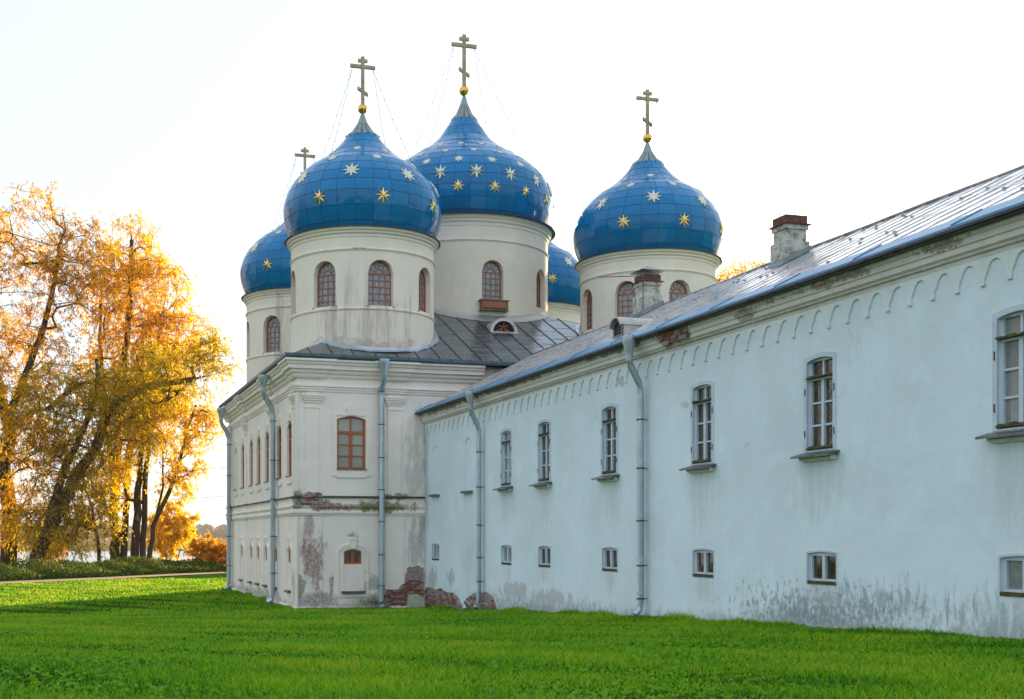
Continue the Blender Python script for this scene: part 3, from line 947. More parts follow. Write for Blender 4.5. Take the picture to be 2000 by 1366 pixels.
def drum_window(parent_root, cx, cy, r, zb, phi):
    """arched drum window with fan light; panes are sub-parts"""
    hw, hs = 0.52, 1.36
    if 'frame' not in drum_win_lib:
        mb = MB()
        ring(mb, arch_poly(hw, 0, hs, hw, True), arch_poly(hw - .055, .055, hs, hw - .055, True), .16, .25)
        for i in range(1, 4):
            x = -hw + 2 * hw * i / 4
            mb.box((x - .018, .175, .05), (x + .018, .225, hs))
        for j in range(1, 6):
            z = hs * j / 5
            k = .018 if j < 5 else .028
            mb.box((-hw + .03, .17, z - k), (hw - .03, .23, z + k))
        n = 10
        for i in range(n):
            a, b = PI * i / n, PI * (i + 1) / n
            mb.prism([(.21 * math.cos(a), hs + .21 * math.sin(a)), (.21 * math.cos(b), hs + .21 * math.sin(b)), (.175 * math.cos(b), hs + .175 * math.sin(b)), (.175 * math.cos(a), hs + .175 * math.sin(a))], Pxz, .175, .225)
        for i in range(1, 6):
            a = PI * i / 6
            ca, sa = math.cos(a), math.sin(a)
            mb.prism([(.19 * ca - .014 * sa, hs + .19 * sa + .014 * ca), (.19 * ca + .014 * sa, hs + .19 * sa - .014 * ca), (.49 * ca + .014 * sa, hs + .49 * sa - .014 * ca), (.49 * ca - .014 * sa, hs + .49 * sa + .014 * ca)], Pxz, .18, .22)
        me = mb.mesh('window')
        recalc(me)
        drum_win_lib['frame'] = finish(me, M['brownframe'])
        me = MB().box((-.112, .205, -.118), (.112, .213, .118)).mesh('pane')
        drum_win_lib['pane'] = finish(me, M['glass_drum'])
        q = MB().prism([(.49 * math.cos(PI * i / 12), hs + .49 * math.sin(PI * i / 12)) for i in range(13)], Pxz, .205, .213)
        me = q.mesh('fan_light')
        recalc(me)
        drum_win_lib['fan'] = finish(me, M['glass_drum'])
        me = MB().box((-.60, -.06, -.05), (.60, .16, .0)).mesh('sill')
        drum_win_lib['sill'] = finish(me, M['brownframe'])
    rr = r - .10
    w = link('window', drum_win_lib['frame'], parent_root, Lm(cx + rr * math.sin(phi), cy - rr * math.cos(phi), zb, phi, parent_root))
    for i in range(4):
        for j in range(5):
            link('pane', drum_win_lib['pane'], w, Matrix.Translation((-hw + 2 * hw * (i + .5) / 4, 0, hs * (j + .5) / 5)))
    link('fan_light', drum_win_lib['fan'], w)
    link('sill', drum_win_lib['sill'], w)


all_panels = []
panel_lib = {}
SHOW = {'A': (-2, -1, 0, 1, 2), 'B': (-2, -1, 0, 1), 'C': (-2, -1), 'D': (), 'E': (0, 1)}
for key, (cx, cy) in AXES.items():
    big = key == 'E'
    fn = prof_fn(PROF_L if big else PROF_S)
    prof = PROF_L if big else PROF_S
    rows = ROWS_L if big else ROWS_S
    rw = 4.19 if big else 3.12
    zt, zc = (14.63, 15.16) if big else (12.36, 12.76)
    zb_w = 11.12 if big else 9.52
    # wall of the drum with its openings
    holes = [(k * PI / 4 * rw, 0.54, zb_w, zb_w + 1.36, 0.54, True) for k in SHOW[key]]

    def Pd(u, z, d, cx=cx, cy=cy, rw=rw):
        a = u / rw
        return (cx + (rw - d) * math.sin(a), cy - (rw - d) * math.cos(a), z)
    mb = MB()
    wall_holes(mb, Pd, -PI * rw, PI * rw, 7.2 if not big else 8.8, zt + .02, holes, 0.34, du=0.26)
    drum = build('drum', mb, M['drum'], church, 30, fix=False)
    build('drum_interior', MB().lathe([(rw - .36, 7.4 if not big else 9.0), (rw - .36, zt)], cx, cy, 32), M['dark'], drum, 40)
    h = (zc - zt)
    build('drum_cornice', MB().lathe([(rw - .05, zt - .02), (rw + .03, zt), (rw + .04, zt + h * .25), (rw + .11, zt + h * .38), (rw + .12, zt + h * .55), (rw + .19, zt + h * .66), (rw + .21, zt + h * .9), (rw + .21, zc - .02), (rw - .2, zc - .015)], cx, cy, 72, close=True), M['drum'], drum, 35)
    e = .40 if big else .29
    build('drum_flashing', MB().lathe([(rw + .18, zc - .012), (rw + e, zc - .035), (rw + e, zc - .01), (rw - .2, zc + .06), (rw - .25, zc)], cx, cy, 72, close=True), M['flash'], drum, 35)
    zs_ = 13.95 if big else 11.83
    build('string_course', MB().lathe([(rw - .04, zs_ - .06), (rw + .025, zs_ - .05), (rw + .03, zs_ - .02), (rw + .06, zs_), (rw + .06, zs_ + .03), (rw - .04, zs_ + .07)], cx, cy, 72, close=True), M['drum'], drum, 35)
    if not big:
        build('ledge', MB().lathe([(rw - .04, 9.33), (rw + .035, 9.35), (rw + .05, 9.41), (rw - .04, 9.46)], cx, cy, 72, close=True), M['drum'], drum, 35)
    for k in SHOW[key]:
        drum_window(church, cx, cy, rw, zb_w, k * PI / 4)
    # dome: dark shell, sheets, collar, stars
    dome = build('dome', MB().lathe([(prof[0][0] - .4, prof[0][1] - .05)] + spline(prof, 4), cx, cy, 64), M['blue_core'], church, 50)
    cdir = math.atan2(-cx, cy)                       # angle of the side that faces the viewer
    for i in range(len(rows) - 1):
        z0, z1 = rows[i], rows[i + 1]
        rm = fn((z0 + z1) / 2)
        ncol = (36 if big else 28) if rm > 2.0 else (18 if big else 14)
        pk = (big, i)
        if pk not in panel_lib:
            mbp = panel_mesh(fn, z0, z1, ncol)
            me = mbp.mesh('dome_panel')
            finish(me, M['blue'], 40)
            panel_lib[pk] = (mbp, me)
        for c_ in range(ncol):
            ang = 2 * PI * (c_ + (.5 if (i % 2 and rm < 2.0) else 0)) / ncol
            rel = (ang + cdir + PI) % (2 * PI) - PI
            slope = (fn(z1) - fn(z0)) / (z1 - z0)
            vis = math.cos(rel) * (2 * PI * rm / ncol) * (z1 - z0) / (cx * cx + cy * cy)
            if key == 'C' and cx + rm * math.sin(ang) > 12.2:
                vis *= .1
            if key == 'D' and cx + rm * math.sin(ang) < 27.5:
                vis *= .1
            if key == 'E' and cx + rm * math.sin(ang) < 17.4:
                vis *= .3
            all_panels.append((vis, dome, pk, ang, cx, cy))
    # collar and tip
    zcl, zct = rows[-1], (21.72 if big else 18.03)
    rb, rt = prof[-1][0], (.22 if big else .23)
    mb = MB()
    n = 48
    vs_ = []
    for z, r0 in ((zcl - .02, rb + .05), (zcl + (zct - zcl) * .4, rb + (rt - rb) * .55), (zct, rt)):
        for i in range(n):
            r = r0 * (1 + (.06 if i % 4 < 1 else -.05))
            a = 2 * PI * i / n
            zz = z - (.06 if (i % 2 and z < zcl) else 0)
            vs_.append((cx + r * math.sin(a), cy - r * math.cos(a), zz))
    mb.add(vs_, [(j * n + i, j * n + (i + 1) % n, (j + 1) * n + (i + 1) % n, (j + 1) * n + i) for j in range(2) for i in range(n)])
    co = build('collar', mb, M['collar'], dome, fix=False)
    co.data.materials.append(M['collar_dark'])
    for q_, pl in enumerate(co.data.polygons):
        pl.material_index = 1 if q_ % 4 == 1 else 0
    ztip = 22.22 if big else 18.48
    build('tip', MB().lathe([(rt * 1.08, zct - .03), (rt * 1.0, zct + .02), (rt * .6, zct + (ztip - zct) * .6), (.07, ztip), (.0, ztip + .02)], cx, cy, 20), M['collar'], dome, 50)
    srows = ([(16.42, 0, .30), (17.13, .5, .40), (17.82, 0, .27), (18.43, .5, .21), (19.02, 0, .20)] if big
             else [(13.99, 0, .33), (15.10, .5, .41), (15.88, 0, .26), (16.50, .5, .22)])
    ns = 16 if big else 8
    for z, o_, sr in srows:
        r = fn(z)
        dr = (fn(z + .05) - fn(z - .05)) / .1
        tilt = math.atan(dr)                         # dome leans in as z grows
        for k in range(ns):
            phi = 2 * PI * (k + o_) / ns
            rel = (phi + cdir + PI) % (2 * PI) - PI
            if abs(rel) > R(98):
                continue
            nrm = r + .028
            mt = Lm(cx + nrm * math.sin(phi), cy - nrm * math.cos(phi), z, phi, church) @ Matrix.Rotation(tilt, 4, 'X') @ Matrix.Diagonal((sr, sr * .9, sr, 1))
            link('star', star_me if z == srows[0][0] else star_sky_sheen, dome, mt)
    # cross with orb and guy chains
    sc = 1.18 if big else 1.0
    zo = ztip + .22 * sc
    b = zo + .2 * sc
    mb = MB()
    hgt = 2.08 * sc if not big else 2.6
    y0, y1 = cy - .055 * sc, cy + .055 * sc
    mb.box((cx - .07 * sc, y0, b - .1), (cx + .07 * sc, y1, b + hgt))
    zmain = b + hgt * .79
    mb.box((cx - .56 * sc, y0 - .006, zmain - .07 * sc), (cx + .56 * sc, y1 + .006, zmain + .07 * sc))
    ztop_ = b + hgt * .915
    mb.box((cx - .21 * sc, y0 - .006, ztop_ - .065 * sc), (cx + .21 * sc, y1 + .006, ztop_ + .065 * sc))
    zl = b + hgt * .27
    mb.prism([(cx - .23 * sc, zl + .07 * sc), (cx + .23 * sc, zl - .20 * sc), (cx + .23 * sc, zl - .07 * sc), (cx - .23 * sc, zl + .20 * sc)], lambda a, q, d: (a, cy + d, q), -.062 * sc, .062 * sc)
    cr = build('cross', mb, M['cross'], church)
    ro = .215 * sc
    build('orb', MB().lathe([(ro * math.sin(PI * i / 14), zo - ro * math.cos(PI * i / 14)) for i in range(15)], cx, cy, 24), M['gold'], cr, 80)
    zd = 18.35 if big else 15.9
    for sx in (-1, 1):
        for sy in (-1, 1):
            p0 = Vector((cx + sx * .46 * sc, cy, zmain - .07 * sc))
            an = math.atan2(sx * 1.0, sy * .9)
            rd = fn(zd)
            p1 = Vector((cx + rd * math.sin(an) * 1.01, cy + rd * math.cos(an) * 1.01, zd))
            mb = MB()
            pts = [p0.lerp(p1, q / 10) - Vector((0, 0, .12 * math.sin(PI * q / 10))) for q in range(11)]
            mb.tube(pts, .0085, 4)
            for q in range(1, 10):
                p = pts[q]
                s_ = .028
                mb.add([p + Vector(d_) * s_ for d_ in ((1, 0, 0), (0, 1, 0), (-1, 0, 0), (0, -1, 0), (0, 0, 1), (0, 0, -1))],
                       [(0, 1, 4), (1, 2, 4), (2, 3, 4), (3, 0, 4), (1, 0, 5), (2, 1, 5), (3, 2, 5), (0, 3, 5)])
            build('guy_chain', mb, M['chain'], cr)

all_panels.sort(key=lambda q: -q[0])
rest = MB()
for k, (vis, dome, pk, ang, cx, cy) in enumerate(all_panels):
    if k < 300:
        link('dome_panel', panel_lib[pk][1], dome, Lm(cx, cy, 0, ang, church))
    else:
        ca, sa = math.cos(ang), math.sin(ang)
        rest.add([(cx + x * ca - y * sa, cy + x * sa + y * ca, z) for x, y, z in panel_lib[pk][0].v], panel_lib[pk][0].f)
ob = build('dome_sheeting', rest, M['blue'], church, 40, fix=False)
ob['kind'] = 'stuff'

# box under the middle drum's window, drum foot flashings
mb = MB().box((19.05, 53.0, 10.68), (20.35, 53.5, 11.06))
vb = build('window_box', mb, M['woodbox'], church)
build('box_panel', MB().box((19.15, 52.985, 10.75), (20.25, 53.0, 11.0)), M['brownframe'], vb)
build('box_lid', MB().box((18.98, 52.94, 11.06), (20.42, 53.45, 11.10)), M['sill'], vb)
build('box_shelf', MB().box((19.0, 52.96, 10.60), (20.4, 53.45, 10.63)), M['sill'], vb)

# the hipped metal roof --------------------------------------------------------
EX0, EX1, EY0, EY1, EZ, AZ = 8.82, 30.58, 47.12, 67.88, 7.22, 12.2
ACX, ACY = 19.7, 57.5
roof = build('roof', MB().add([(EX0, EY0, EZ - .06), (EX1, EY0, EZ - .06), (EX1, EY1, EZ - .06), (EX0, EY1, EZ - .06), (ACX, ACY, AZ - .06)],
                              [(0, 1, 4), (1, 2, 4), (2, 3, 4), (3, 0, 4), (3, 2, 1, 0)]), M['flash'], church)


def roof_strips(side):
    lo, hi, c0, e0, half_t, half_w = {'f': (EX0, EX1, ACX, EY0, ACY - EY0, ACX - EX0), 'l': (EY0, EY1, ACY, EX0, ACX - EX0, ACY - EY0),
                                      'b': (EX0, EX1, ACX, EY1, EY1 - ACY, ACX - EX0), 'r': (EY0, EY1, ACY, EX1, EX1 - ACX, ACY - EY0)}[side]
    n = 24
    for i in range(n):
        a, b = lo + (hi - lo) * i / n, lo + (hi - lo) * (i + 1) / n

        def run(u):
            return half_t * (1 - abs(u - c0) / half_w)

        def pt(u, s, dz):
            z = EZ + (AZ - EZ) * s / half_t + dz
            return {'f': (u, e0 + s, z), 'l': (e0 + s, u, z), 'b': (u, e0 - s, z), 'r': (e0 - s, u, z)}[side]
        g = .012
        us = [a + g, b - g]
        base = [(us[0], 0), (us[1], 0), (us[1], run(us[1])), (us[0], run(us[0]))]
        mb = MB()
        mb.add([pt(u, s, .012) for u, s in base] + [pt(u, s, -.03) for u, s in base], [(0, 1, 2, 3), (7, 6, 5, 4), (0, 4, 5, 1), (1, 5, 6, 2), (2, 6, 7, 3), (3, 7, 4, 0)])
        # standing seam along one edge
        sm = [(us[0], 0), (us[0] + .03, 0), (us[0] + .03, run(us[0] + .03)), (us[0], run(us[0]))]
        mb.add([pt(u, s, .05) for u, s in sm] + [pt(u, s, .013) for u, s in sm], [(0, 1, 2, 3), (0, 4, 5, 1), (1, 5, 6, 2), (2, 6, 7, 3), (3, 7, 4, 0)])
        # cross welts
        s = 1.1 + .5 * (i % 2)
        while s < min(run(a), run(b)) - .2:
            mb.add([pt(us[0] + .03, s, .013), pt(us[1], s, .013), pt(us[1], s + .04, .026), pt(us[0] + .03, s + .04, .026), pt(us[1], s + .05, .013), pt(us[0] + .03, s + .05, .013)], [(0, 1, 2, 3), (3, 2, 4, 5)])
            s += 1.25
        build('roof_panel', mb, M['croof'], roof)


for s_ in 'flbr':
    roof_strips(s_)
gut = [(.36, 7.10), (.50, 7.10), (.56, 7.16), (.57, 7.27), (.54, 7.27), (.52, 7.18), (.36, 7.16)]
build('gutter', MB().sweep(gut, [(9.2, 67.5), (9.2, 47.5), (30.2, 47.5)]), M['gutter'], church)
for i in range(24):
    x = 9.2 + i * .9
    build('gutter_clip', MB().box((x, 46.915, 7.12), (x + .03, 46.93, 7.29)), M['flash'], church)
for key in 'AB':
    cx, cy = AXES[key]
    rg = random.Random(5)
    mb = MB()
    n = 40
    vs_ = []
    for i in range(n):
        a = 2 * PI * i / n
        for k, (dr, dz) in enumerate(((.02, .13), (.07, .07), (.24, .03))):
            x, y = cx + (3.12 + dr) * math.sin(a), cy - (3.12 + dr) * math.cos(a)
            zr = min(EZ + (AZ - EZ) * (y - EY0) / (ACY - EY0), EZ + (AZ - EZ) * (min(x, 2 * ACX - x) - EX0) / (ACX - EX0))
            vs_.append((x, y, zr + dz + rg.uniform(-.03, .05)))
    mb.add(vs_, [(i * 3 + k, ((i + 1) % n) * 3 + k, ((i + 1) % n) * 3 + k + 1, i * 3 + k + 1) for i in range(n) for k in range(2)])
    build('drum_foot_flashing', mb, M['zinc'], church, 20)
cx, cy = AXES['E']
mb = MB()
vs_ = []
n = 48
for i in range(n):
    a = 2 * PI * i / n
    for dr, dz in ((.02, .22), (.10, .10), (.40, .03)):
        x, y = cx + (4.19 + dr) * math.sin(a), cy - (4.19 + dr) * math.cos(a)
        d = max(abs(x - ACX) / (ACX - EX0), abs(y - ACY) / (ACY - EY0))
        vs_.append((x, y, AZ - (AZ - EZ) * d + dz))
mb.add(vs_, [(i * 3 + k, ((i + 1) % n) * 3 + k, ((i + 1) % n) * 3 + k + 1, i * 3 + k + 1) for i in range(n) for k in range(2)])
build('drum_foot_flashing', mb, M['dormersheet'], church, 30)

# half-round roof light on the front slope
lx, ly = 19.55, 51.45
lz = EZ + (AZ - EZ) * (ly - EY0) / (ACY - EY0)
mb = MB()
n = 14
vs_ = []
for y in (ly, ly + 1.9):
    for rr in (.66, .52):
        vs_ += [(lx + rr * math.cos(PI * i / n), y, lz + .02 + rr * math.sin(PI * i / n) * .98) for i in range(n + 1)]
W = n + 1
fs = []
for i in range(n):
    fs += [(i, i + 1, W + i + 1, W + i), (2 * W + i, i, i + 1, 2 * W + i + 1)[::-1], (W + i, W + i + 1, 3 * W + i + 1, 3 * W + i)]
mb.add(vs_, fs)
mb.box((lx - .70, ly - .08, lz - .14), (lx + .70, ly + .3, lz + .02))
luc = build('roof_light', mb, M['dormersheet'], church, 35)
mb = MB()
for a0, a1, b0, b1 in ((-.40, .0, .25, .34), (-.1, .0, .05, .46), (.40, .0, -.2, .32), (.15, .0, .0, .40)):
    d = Vector((b0 - a0, 0, b1 - a1)).normalized() * .02
    mb.prism([(lx + a0 - d.z, lz + .02 + a1 + d.x), (lx + a0 + d.z, lz + .02 + a1 - d.x), (lx + b0 + d.z, lz + .02 + b1 - d.x), (lx + b0 - d.z, lz + .02 + b1 + d.x)], lambda a, b, d_: (a, ly + d_, b), .10, .13)
build('glazing_bars', mb, M['brownframe'], luc)
build('pane', MB().prism([(lx + .54 * math.cos(PI * i / 12), lz + .02 + .52 * math.sin(PI * i / 12)) for i in range(13)], lambda a, b, d_: (a, ly + d_, b), .15, .16), M['dark'], luc)


def downpipe(root, pts, r, brackets, to_wall, funnel=True, m='zinc'):
    p = build('downpipe', MB().tube(pts, r, 12), M[m], root, 60)
    if funnel:
        x, y, z = pts[0]
        build('funnel', MB().lathe([(r * 1.02, z - .1), (r * 1.15, z + .02), (r * 2.0, z + .26), (r * 2.0, z + .42), (r * 1.85, z + .42), (r * 1.0, z + .05)], x, y, 18), M[m], p, 40)
    for x, y, z in brackets:
        mb = MB().lathe([(r * .98, z - .02), (r + .018, z - .02), (r + .018, z + .02), (r * .98, z + .02)], x, y, 12, close=True)
        mb.tube([(x, y, z), (x + to_wall[0], y + to_wall[1], z)], .012, 5)
        build('bracket', mb, M['bracket'], p)
        build('pipe_joint', MB().lathe([(r * .99, z + .12), (r + .012, z + .12), (r + .012, z + .19), (r * .99, z + .19)], x, y, 12, close=True), M[m], p)
    return p


downpipe(church, [(12.66, 46.86, 6.72), (12.66, 46.88, 6.45), (12.66, 47.0, 6.25), (12.66, 47.27, 6.0), (12.66, 47.29, 5.7), (12.66, 47.29, -2.65), (12.66, 47.2, -2.83), (12.66, 47.02, -2.93)],
         .115, [(12.66, 47.29, z) for z in (5.9, 4.55, 3.2, 1.9, .6, -.75, -2.0)], (0, .3))
for y in (51.75, 65.7):
    downpipe(church, [(8.55, y, 6.55), (8.55, y, 6.25), (8.66, y, 6.0), (8.93, y, 5.55), (8.97, y, 5.3), (8.97, y, -2.55), (8.9, y, -2.75), (8.72, y, -2.86)],
             .115, [(8.97, y, z) for z in (5.0, 3.3, 1.6, .0, -1.6)], (.3, 0))

# bricks laid bare where the plaster has fallen
bm_ = MB().box((-.12, -.02, -.031), (.12, .02, .031)).mesh('brick')
BRICK = finish(bm_, M['brick'])


def inside(poly, x, y):
    c = False
    j = len(poly) - 1
    for i in range(len(poly)):
        if (poly[i][1] > y) != (poly[j][1] > y) and x < (poly[j][0] - poly[i][0]) * (y - poly[i][1]) / (poly[j][1] - poly[i][1]) + poly[i][0]:
            c = not c
        j = i
    return c


def rough_poly(poly, step=.09, amp=.035, seed=1):
    rg = random.Random(seed)
    out = []
    for i in range(len(poly)):
        a, b = poly[i], poly[(i + 1) % len(poly)]
        n = max(1, int(math.dist(a, b) / step))
        for k in range(n):
            out.append((a[0] + (b[0] - a[0]) * k / n + rg.uniform(-amp, amp), a[1] + (b[1] - a[1]) * k / n + rg.uniform(-amp, amp)))
    return out


def broken_plaster(root, poly, P, rz, keep, seed, zlim=None, out=.02, Bm=None):
    poly = rough_poly(poly, seed=seed)
    ex = build('exposed_mortar', MB().prism(poly, P, -out, .03), M['mortar'], root)
    rg = random.Random(seed)
    us, zs_ = [p[0] for p in poly], [p[1] for p in poly]
    z, row = min(zs_), 0
    while z < max(zs_):
        u = min(us) + (.126 if row % 2 else 0)
        while u < max(us):
            if inside(poly, u - .1, z) and inside(poly, u + .1, z) and rg.random() < keep * (1 if zlim is None or z < zlim else .25):
                x, y, zz = P(u, z + rg.uniform(-.004, .004), -out - rg.uniform(-.014, .012))
                link('brick', BRICK, root, Lm(x, y, zz, rz + rg.uniform(-.02, .02), root))
            u += .252
        z += .077
        row += 1


broken_plaster(church, [(12.85, -3.1), (14.5, -3.1), (14.5, -1.28), (14.25, -1.22), (13.8, -1.3), (13.68, -1.95), (13.5, -2.0), (13.4, -2.2), (12.86, -2.18)], lambda u, z, d: (u, FX - .05 + d, z), 0, .78, 11, -1.75)
broken_plaster(church, [(9.3, 1.26), (10.2, 1.26), (10.22, 1.62), (10.05, 1.78), (9.6, 1.78), (9.35, 1.64)], lambda u, z, d: (u, FX - .16 + d, z), 0, .5, 12)
mb = MB()
mb.add([(13.72, 47.2, -3.05), (14.56, 47.2, -3.05), (14.42, 47.22, -2.5), (14.2, 47.25, -2.38), (13.8, 47.25, -2.4), (13.72, 47.5, -3.05), (14.56, 47.5, -3.05), (14.42, 47.5, -2.5), (14.2, 47.5, -2.36), (13.8, 47.5, -2.38)],
       [(0, 1, 2, 3, 4), (9, 8, 7, 6, 5), (0, 5, 6, 1), (1, 6, 7, 2), (2, 7, 8, 3), (3, 8, 9, 4), (4, 9, 5, 0)])
build('stone_block', mb, M['stone'], church)

# ------------------------------------------------------------------ the long wing
XW = 14.57
WY0, WY1 = 4.0, 47.44
wing = thing('long_building', 'long two-storey pale limewashed building with a worn metal roof joined to the church', 'building', (19.3, 26, -2.3))


def P_wing(u, z, d):                                  # u runs along -Y
    return (XW + d, -u, z)


up_win = [10.6, 15.55, 20.69, 25.24, 30.2, 34.82, 38.12]
lo_win = [10.6, 15.45, 20.63, 25.2, 30.18, 34.79, 38.1, 46.04]
holes = [(-y, 0.43, 1.72, 3.51, 0.055, False) for y in up_win] + [(-y, 0.47, -0.92, -0.345, 0.035, False) for y in lo_win]
holes += [(-42.03, 0.40, 1.72, 3.5, .14, False), (-46.0, 0.40, 1.72, 3.5, .14, False)]
mb = MB()
wall_holes(mb, P_wing, -WY1, -WY0, -3.4, 5.05, holes, 0.16, du=2.0)
build('wall', mb, M['wing'], wing, fix=False)
for y in (42.03, 46.0):
    build('blind_window', MB().box((XW + .03, y - .45, 1.66), (XW + .08, y + .45, 3.72)), M['wing'], wing)
mb = MB()
mb.add([(24.03, WY0, -3.4), (24.03, WY1, -3.4), (24.03, WY1, 5.1), (24.03, WY0, 5.1), (XW, WY0, -3.4), (XW, WY0, 5.1), (19.3, WY0, 7.55)], [(0, 1, 2, 3), (4, 0, 3, 6, 5)])
build('rear_wall', mb, M['wing'], wing)
rot_l = -PI / 2
rgw = random.Random(21)


def wing_surround(y, hw, zb, zs, rise, w, out):
    mb = MB()
    ring(mb, arch_poly(hw + w, zb - .02, zs + .01 + w * .75, rise + w * .15, False), arch_poly(hw - .004, zb + .004, zs, rise, False), -out, .03)
    return mb


for i, y in enumerate(up_win):
    gm = [M['glass_old'], M['glass_pale'], M['glass_old'], M['glass_old'], M['glass_old'], M['glass_old'], M['glass_pale']][i]
    PANES.clear()
    w = grid_window('wing', 0.43, 0, 1.79, 0.055, False, wing, Lm(XW, y, 1.72, rot_l, wing), M['whiteframe'], gm, upper=1.46, rows=3, d=0.07, fw=0.055)
    me = wing_surround(y, 0.43, 0, 1.79, .055, .095, .018).mesh('casing')
    recalc(me)
    link('casing', finish(me, M['whiteframe']), w)
    for z, h in ((1.455, .05), (.03, .06)):           # mossy ledges
        mb = MB()
        n = 14
        vs_ = []
        for k in range(n + 1):
            x = -.43 + .86 * k / n
            vs_ += [(x, -.03 - rgw.uniform(0, .02), z), (x, .09, z), (x, .09, z + h * rgw.uniform(.7, 1.5)), (x, -.02 - rgw.uniform(0, .02), z + h * rgw.uniform(.4, 1.0))]
        fs = [(0, 1, 2, 3), tuple(n * 4 + q for q in (3, 2, 1, 0))]
        for k in range(n):
            for q in range(4):
                fs.append((k * 4 + q, k * 4 + 4 + q, k * 4 + 4 + (q + 1) % 4, k * 4 + (q + 1) % 4))
        mb.add(vs_, fs)
        me = mb.mesh('mossy_ledge')
        recalc(me)
        link('mossy_ledge', finish(me, M['moss']), w)
    for sx, z in ((-.475, .35), (-.475, 1.2), (.475, .35), (.475, 1.2)):
        me = MB().box((sx - .012, -.03, z - .07), (sx + .012, -.01, z + .07)).mesh('hinge')
        link('hinge', finish(me, M['moss']), w)
    if gm is M['glass_old'] and i in (2, 3, 4):       # lattice behind one leaf
        mb = MB()
        for k in range(-3, 13):
            z0 = .08 + k * .125
            for s in (-1, 1):
                p, q = Vector((.06, .118, z0)), Vector((.38, .118, z0 + .38))
                if s < 0:
                    p, q = Vector((.06, .118, z0 + .38)), Vector((.38, .118, z0))
                if p.z > .07 and q.z > .07 and p.z < 1.4 and q.z < 1.4:
                    mb.tube([p, q], .008, 4)
        me = mb.mesh('lattice')
        link('lattice', finish(me, M['bracket']), w)
    mb = MB()
    sw = .63
    mb.add([(-sw, -.26, -.11), (sw, -.26, -.11), (sw, .02, -.03), (-sw, .02, -.03), (-sw, -.26, -.15), (sw, -.26, -.15), (sw, .02, -.07), (-sw, .02, -.07)],
           [(0, 1, 2, 3), (7, 6, 5, 4), (0, 4, 5, 1), (1, 5, 6, 2), (2, 6, 7, 3), (3, 7, 4, 0)])
    me = mb.mesh('sill')
    link('sill', finish(me, M['sill']), w)
    me = MB().box((-.52, -.13, -.19), (.52, .02, -.115)).box((-.50, -.08, -.215), (.50, .02, -.19)).mesh('sill_moulding')
    link('sill_moulding', finish(me, M['wing_trim']), w)
for y in (42.03, 46.0):
    mb = MB().prism([(-y - .5, 1.60), (-y + .5, 1.60), (-y + .46, 1.68), (-y - .46, 1.68)], P_wing, -.16, .02)
    build('blind_window_sill', mb, M['sill'], wing)
PANES.clear()
for i, y in enumerate(lo_win):
    gm = M['glass_pale'] if i in (1, 6, 7) else M['glass_old']
    if i in (1, 2, 6):
        PANES.clear()
    w = grid_window('wing', 0.47, 0, 0.575, 0.035, False, wing, Lm(XW, y, -.92, rot_l, wing), M['whiteframe'], gm, rows=1, d=0.05, fw=0.075, name='small_window')
    me = wing_surround(y, .47, 0, .575, .035, .035, .012).mesh('casing')
    recalc(me)
    link('casing', finish(me, M['whiteframe']), w)
    me = MB().box((-.46, -.02, -.035), (.46, .07, .03)).mesh('mossy_ledge')
    link('mossy_ledge', finish(me, M['moss']), w)

# cornice and the band of small arches under it
build('cornice', MB().sweep([(-.05, 4.56), (.045, 4.565), (.055, 4.60), (.055, 4.63), (.095, 4.64), (.105, 4.68), (.16, 4.71), (.165, 4.80), (.20, 4.82), (.205, 4.91), (.25, 4.94), (.26, 5.01), (-.05, 5.03)],
                            [(XW, WY1), (XW, WY0)]), M['wing_trim'], wing)
half = [(-.2935, 4.58), (-.2935, 4.13), (-.245, 4.115), (-.245, 4.20), (-.222, 4.26), (-.185, 4.31), (-.165, 4.37), (-.115, 4.445), (-.06, 4.485), (0.0, 4.495)]
arch_mb = MB()
full = half + [(-a, b) for a, b in half[::-1][1:]]
arch_mb.prism(full, Pxz, -.036, .03)
arch_mb.box((-.2935, -.046, 4.095), (-.25, .02, 4.14)).box((.25, -.046, 4.095), (.2935, .02, 4.14))
arch_me = arch_mb.mesh('corbel_arch')
import bmesh
_b = bmesh.new()
_b.from_mesh(arch_me)
bmesh.ops.triangulate(_b, faces=[f for f in _b.faces if len(f.verts) > 4])
bmesh.ops.recalc_face_normals(_b, faces=_b.faces)
_b.to_mesh(arch_me)
_b.free()
finish(arch_me, M['frieze'])
y = 47.1
while y > 7:
    link('corbel_arch', arch_me, wing, Lm(XW, y, 0, rot_l + 0, wing) @ Matrix.Translation((0, 0, rgw.uniform(-.006, .006))) @ Matrix.Diagonal((rgw.uniform(.992, 1.0), 1, 1, 1)))
    y -= .587

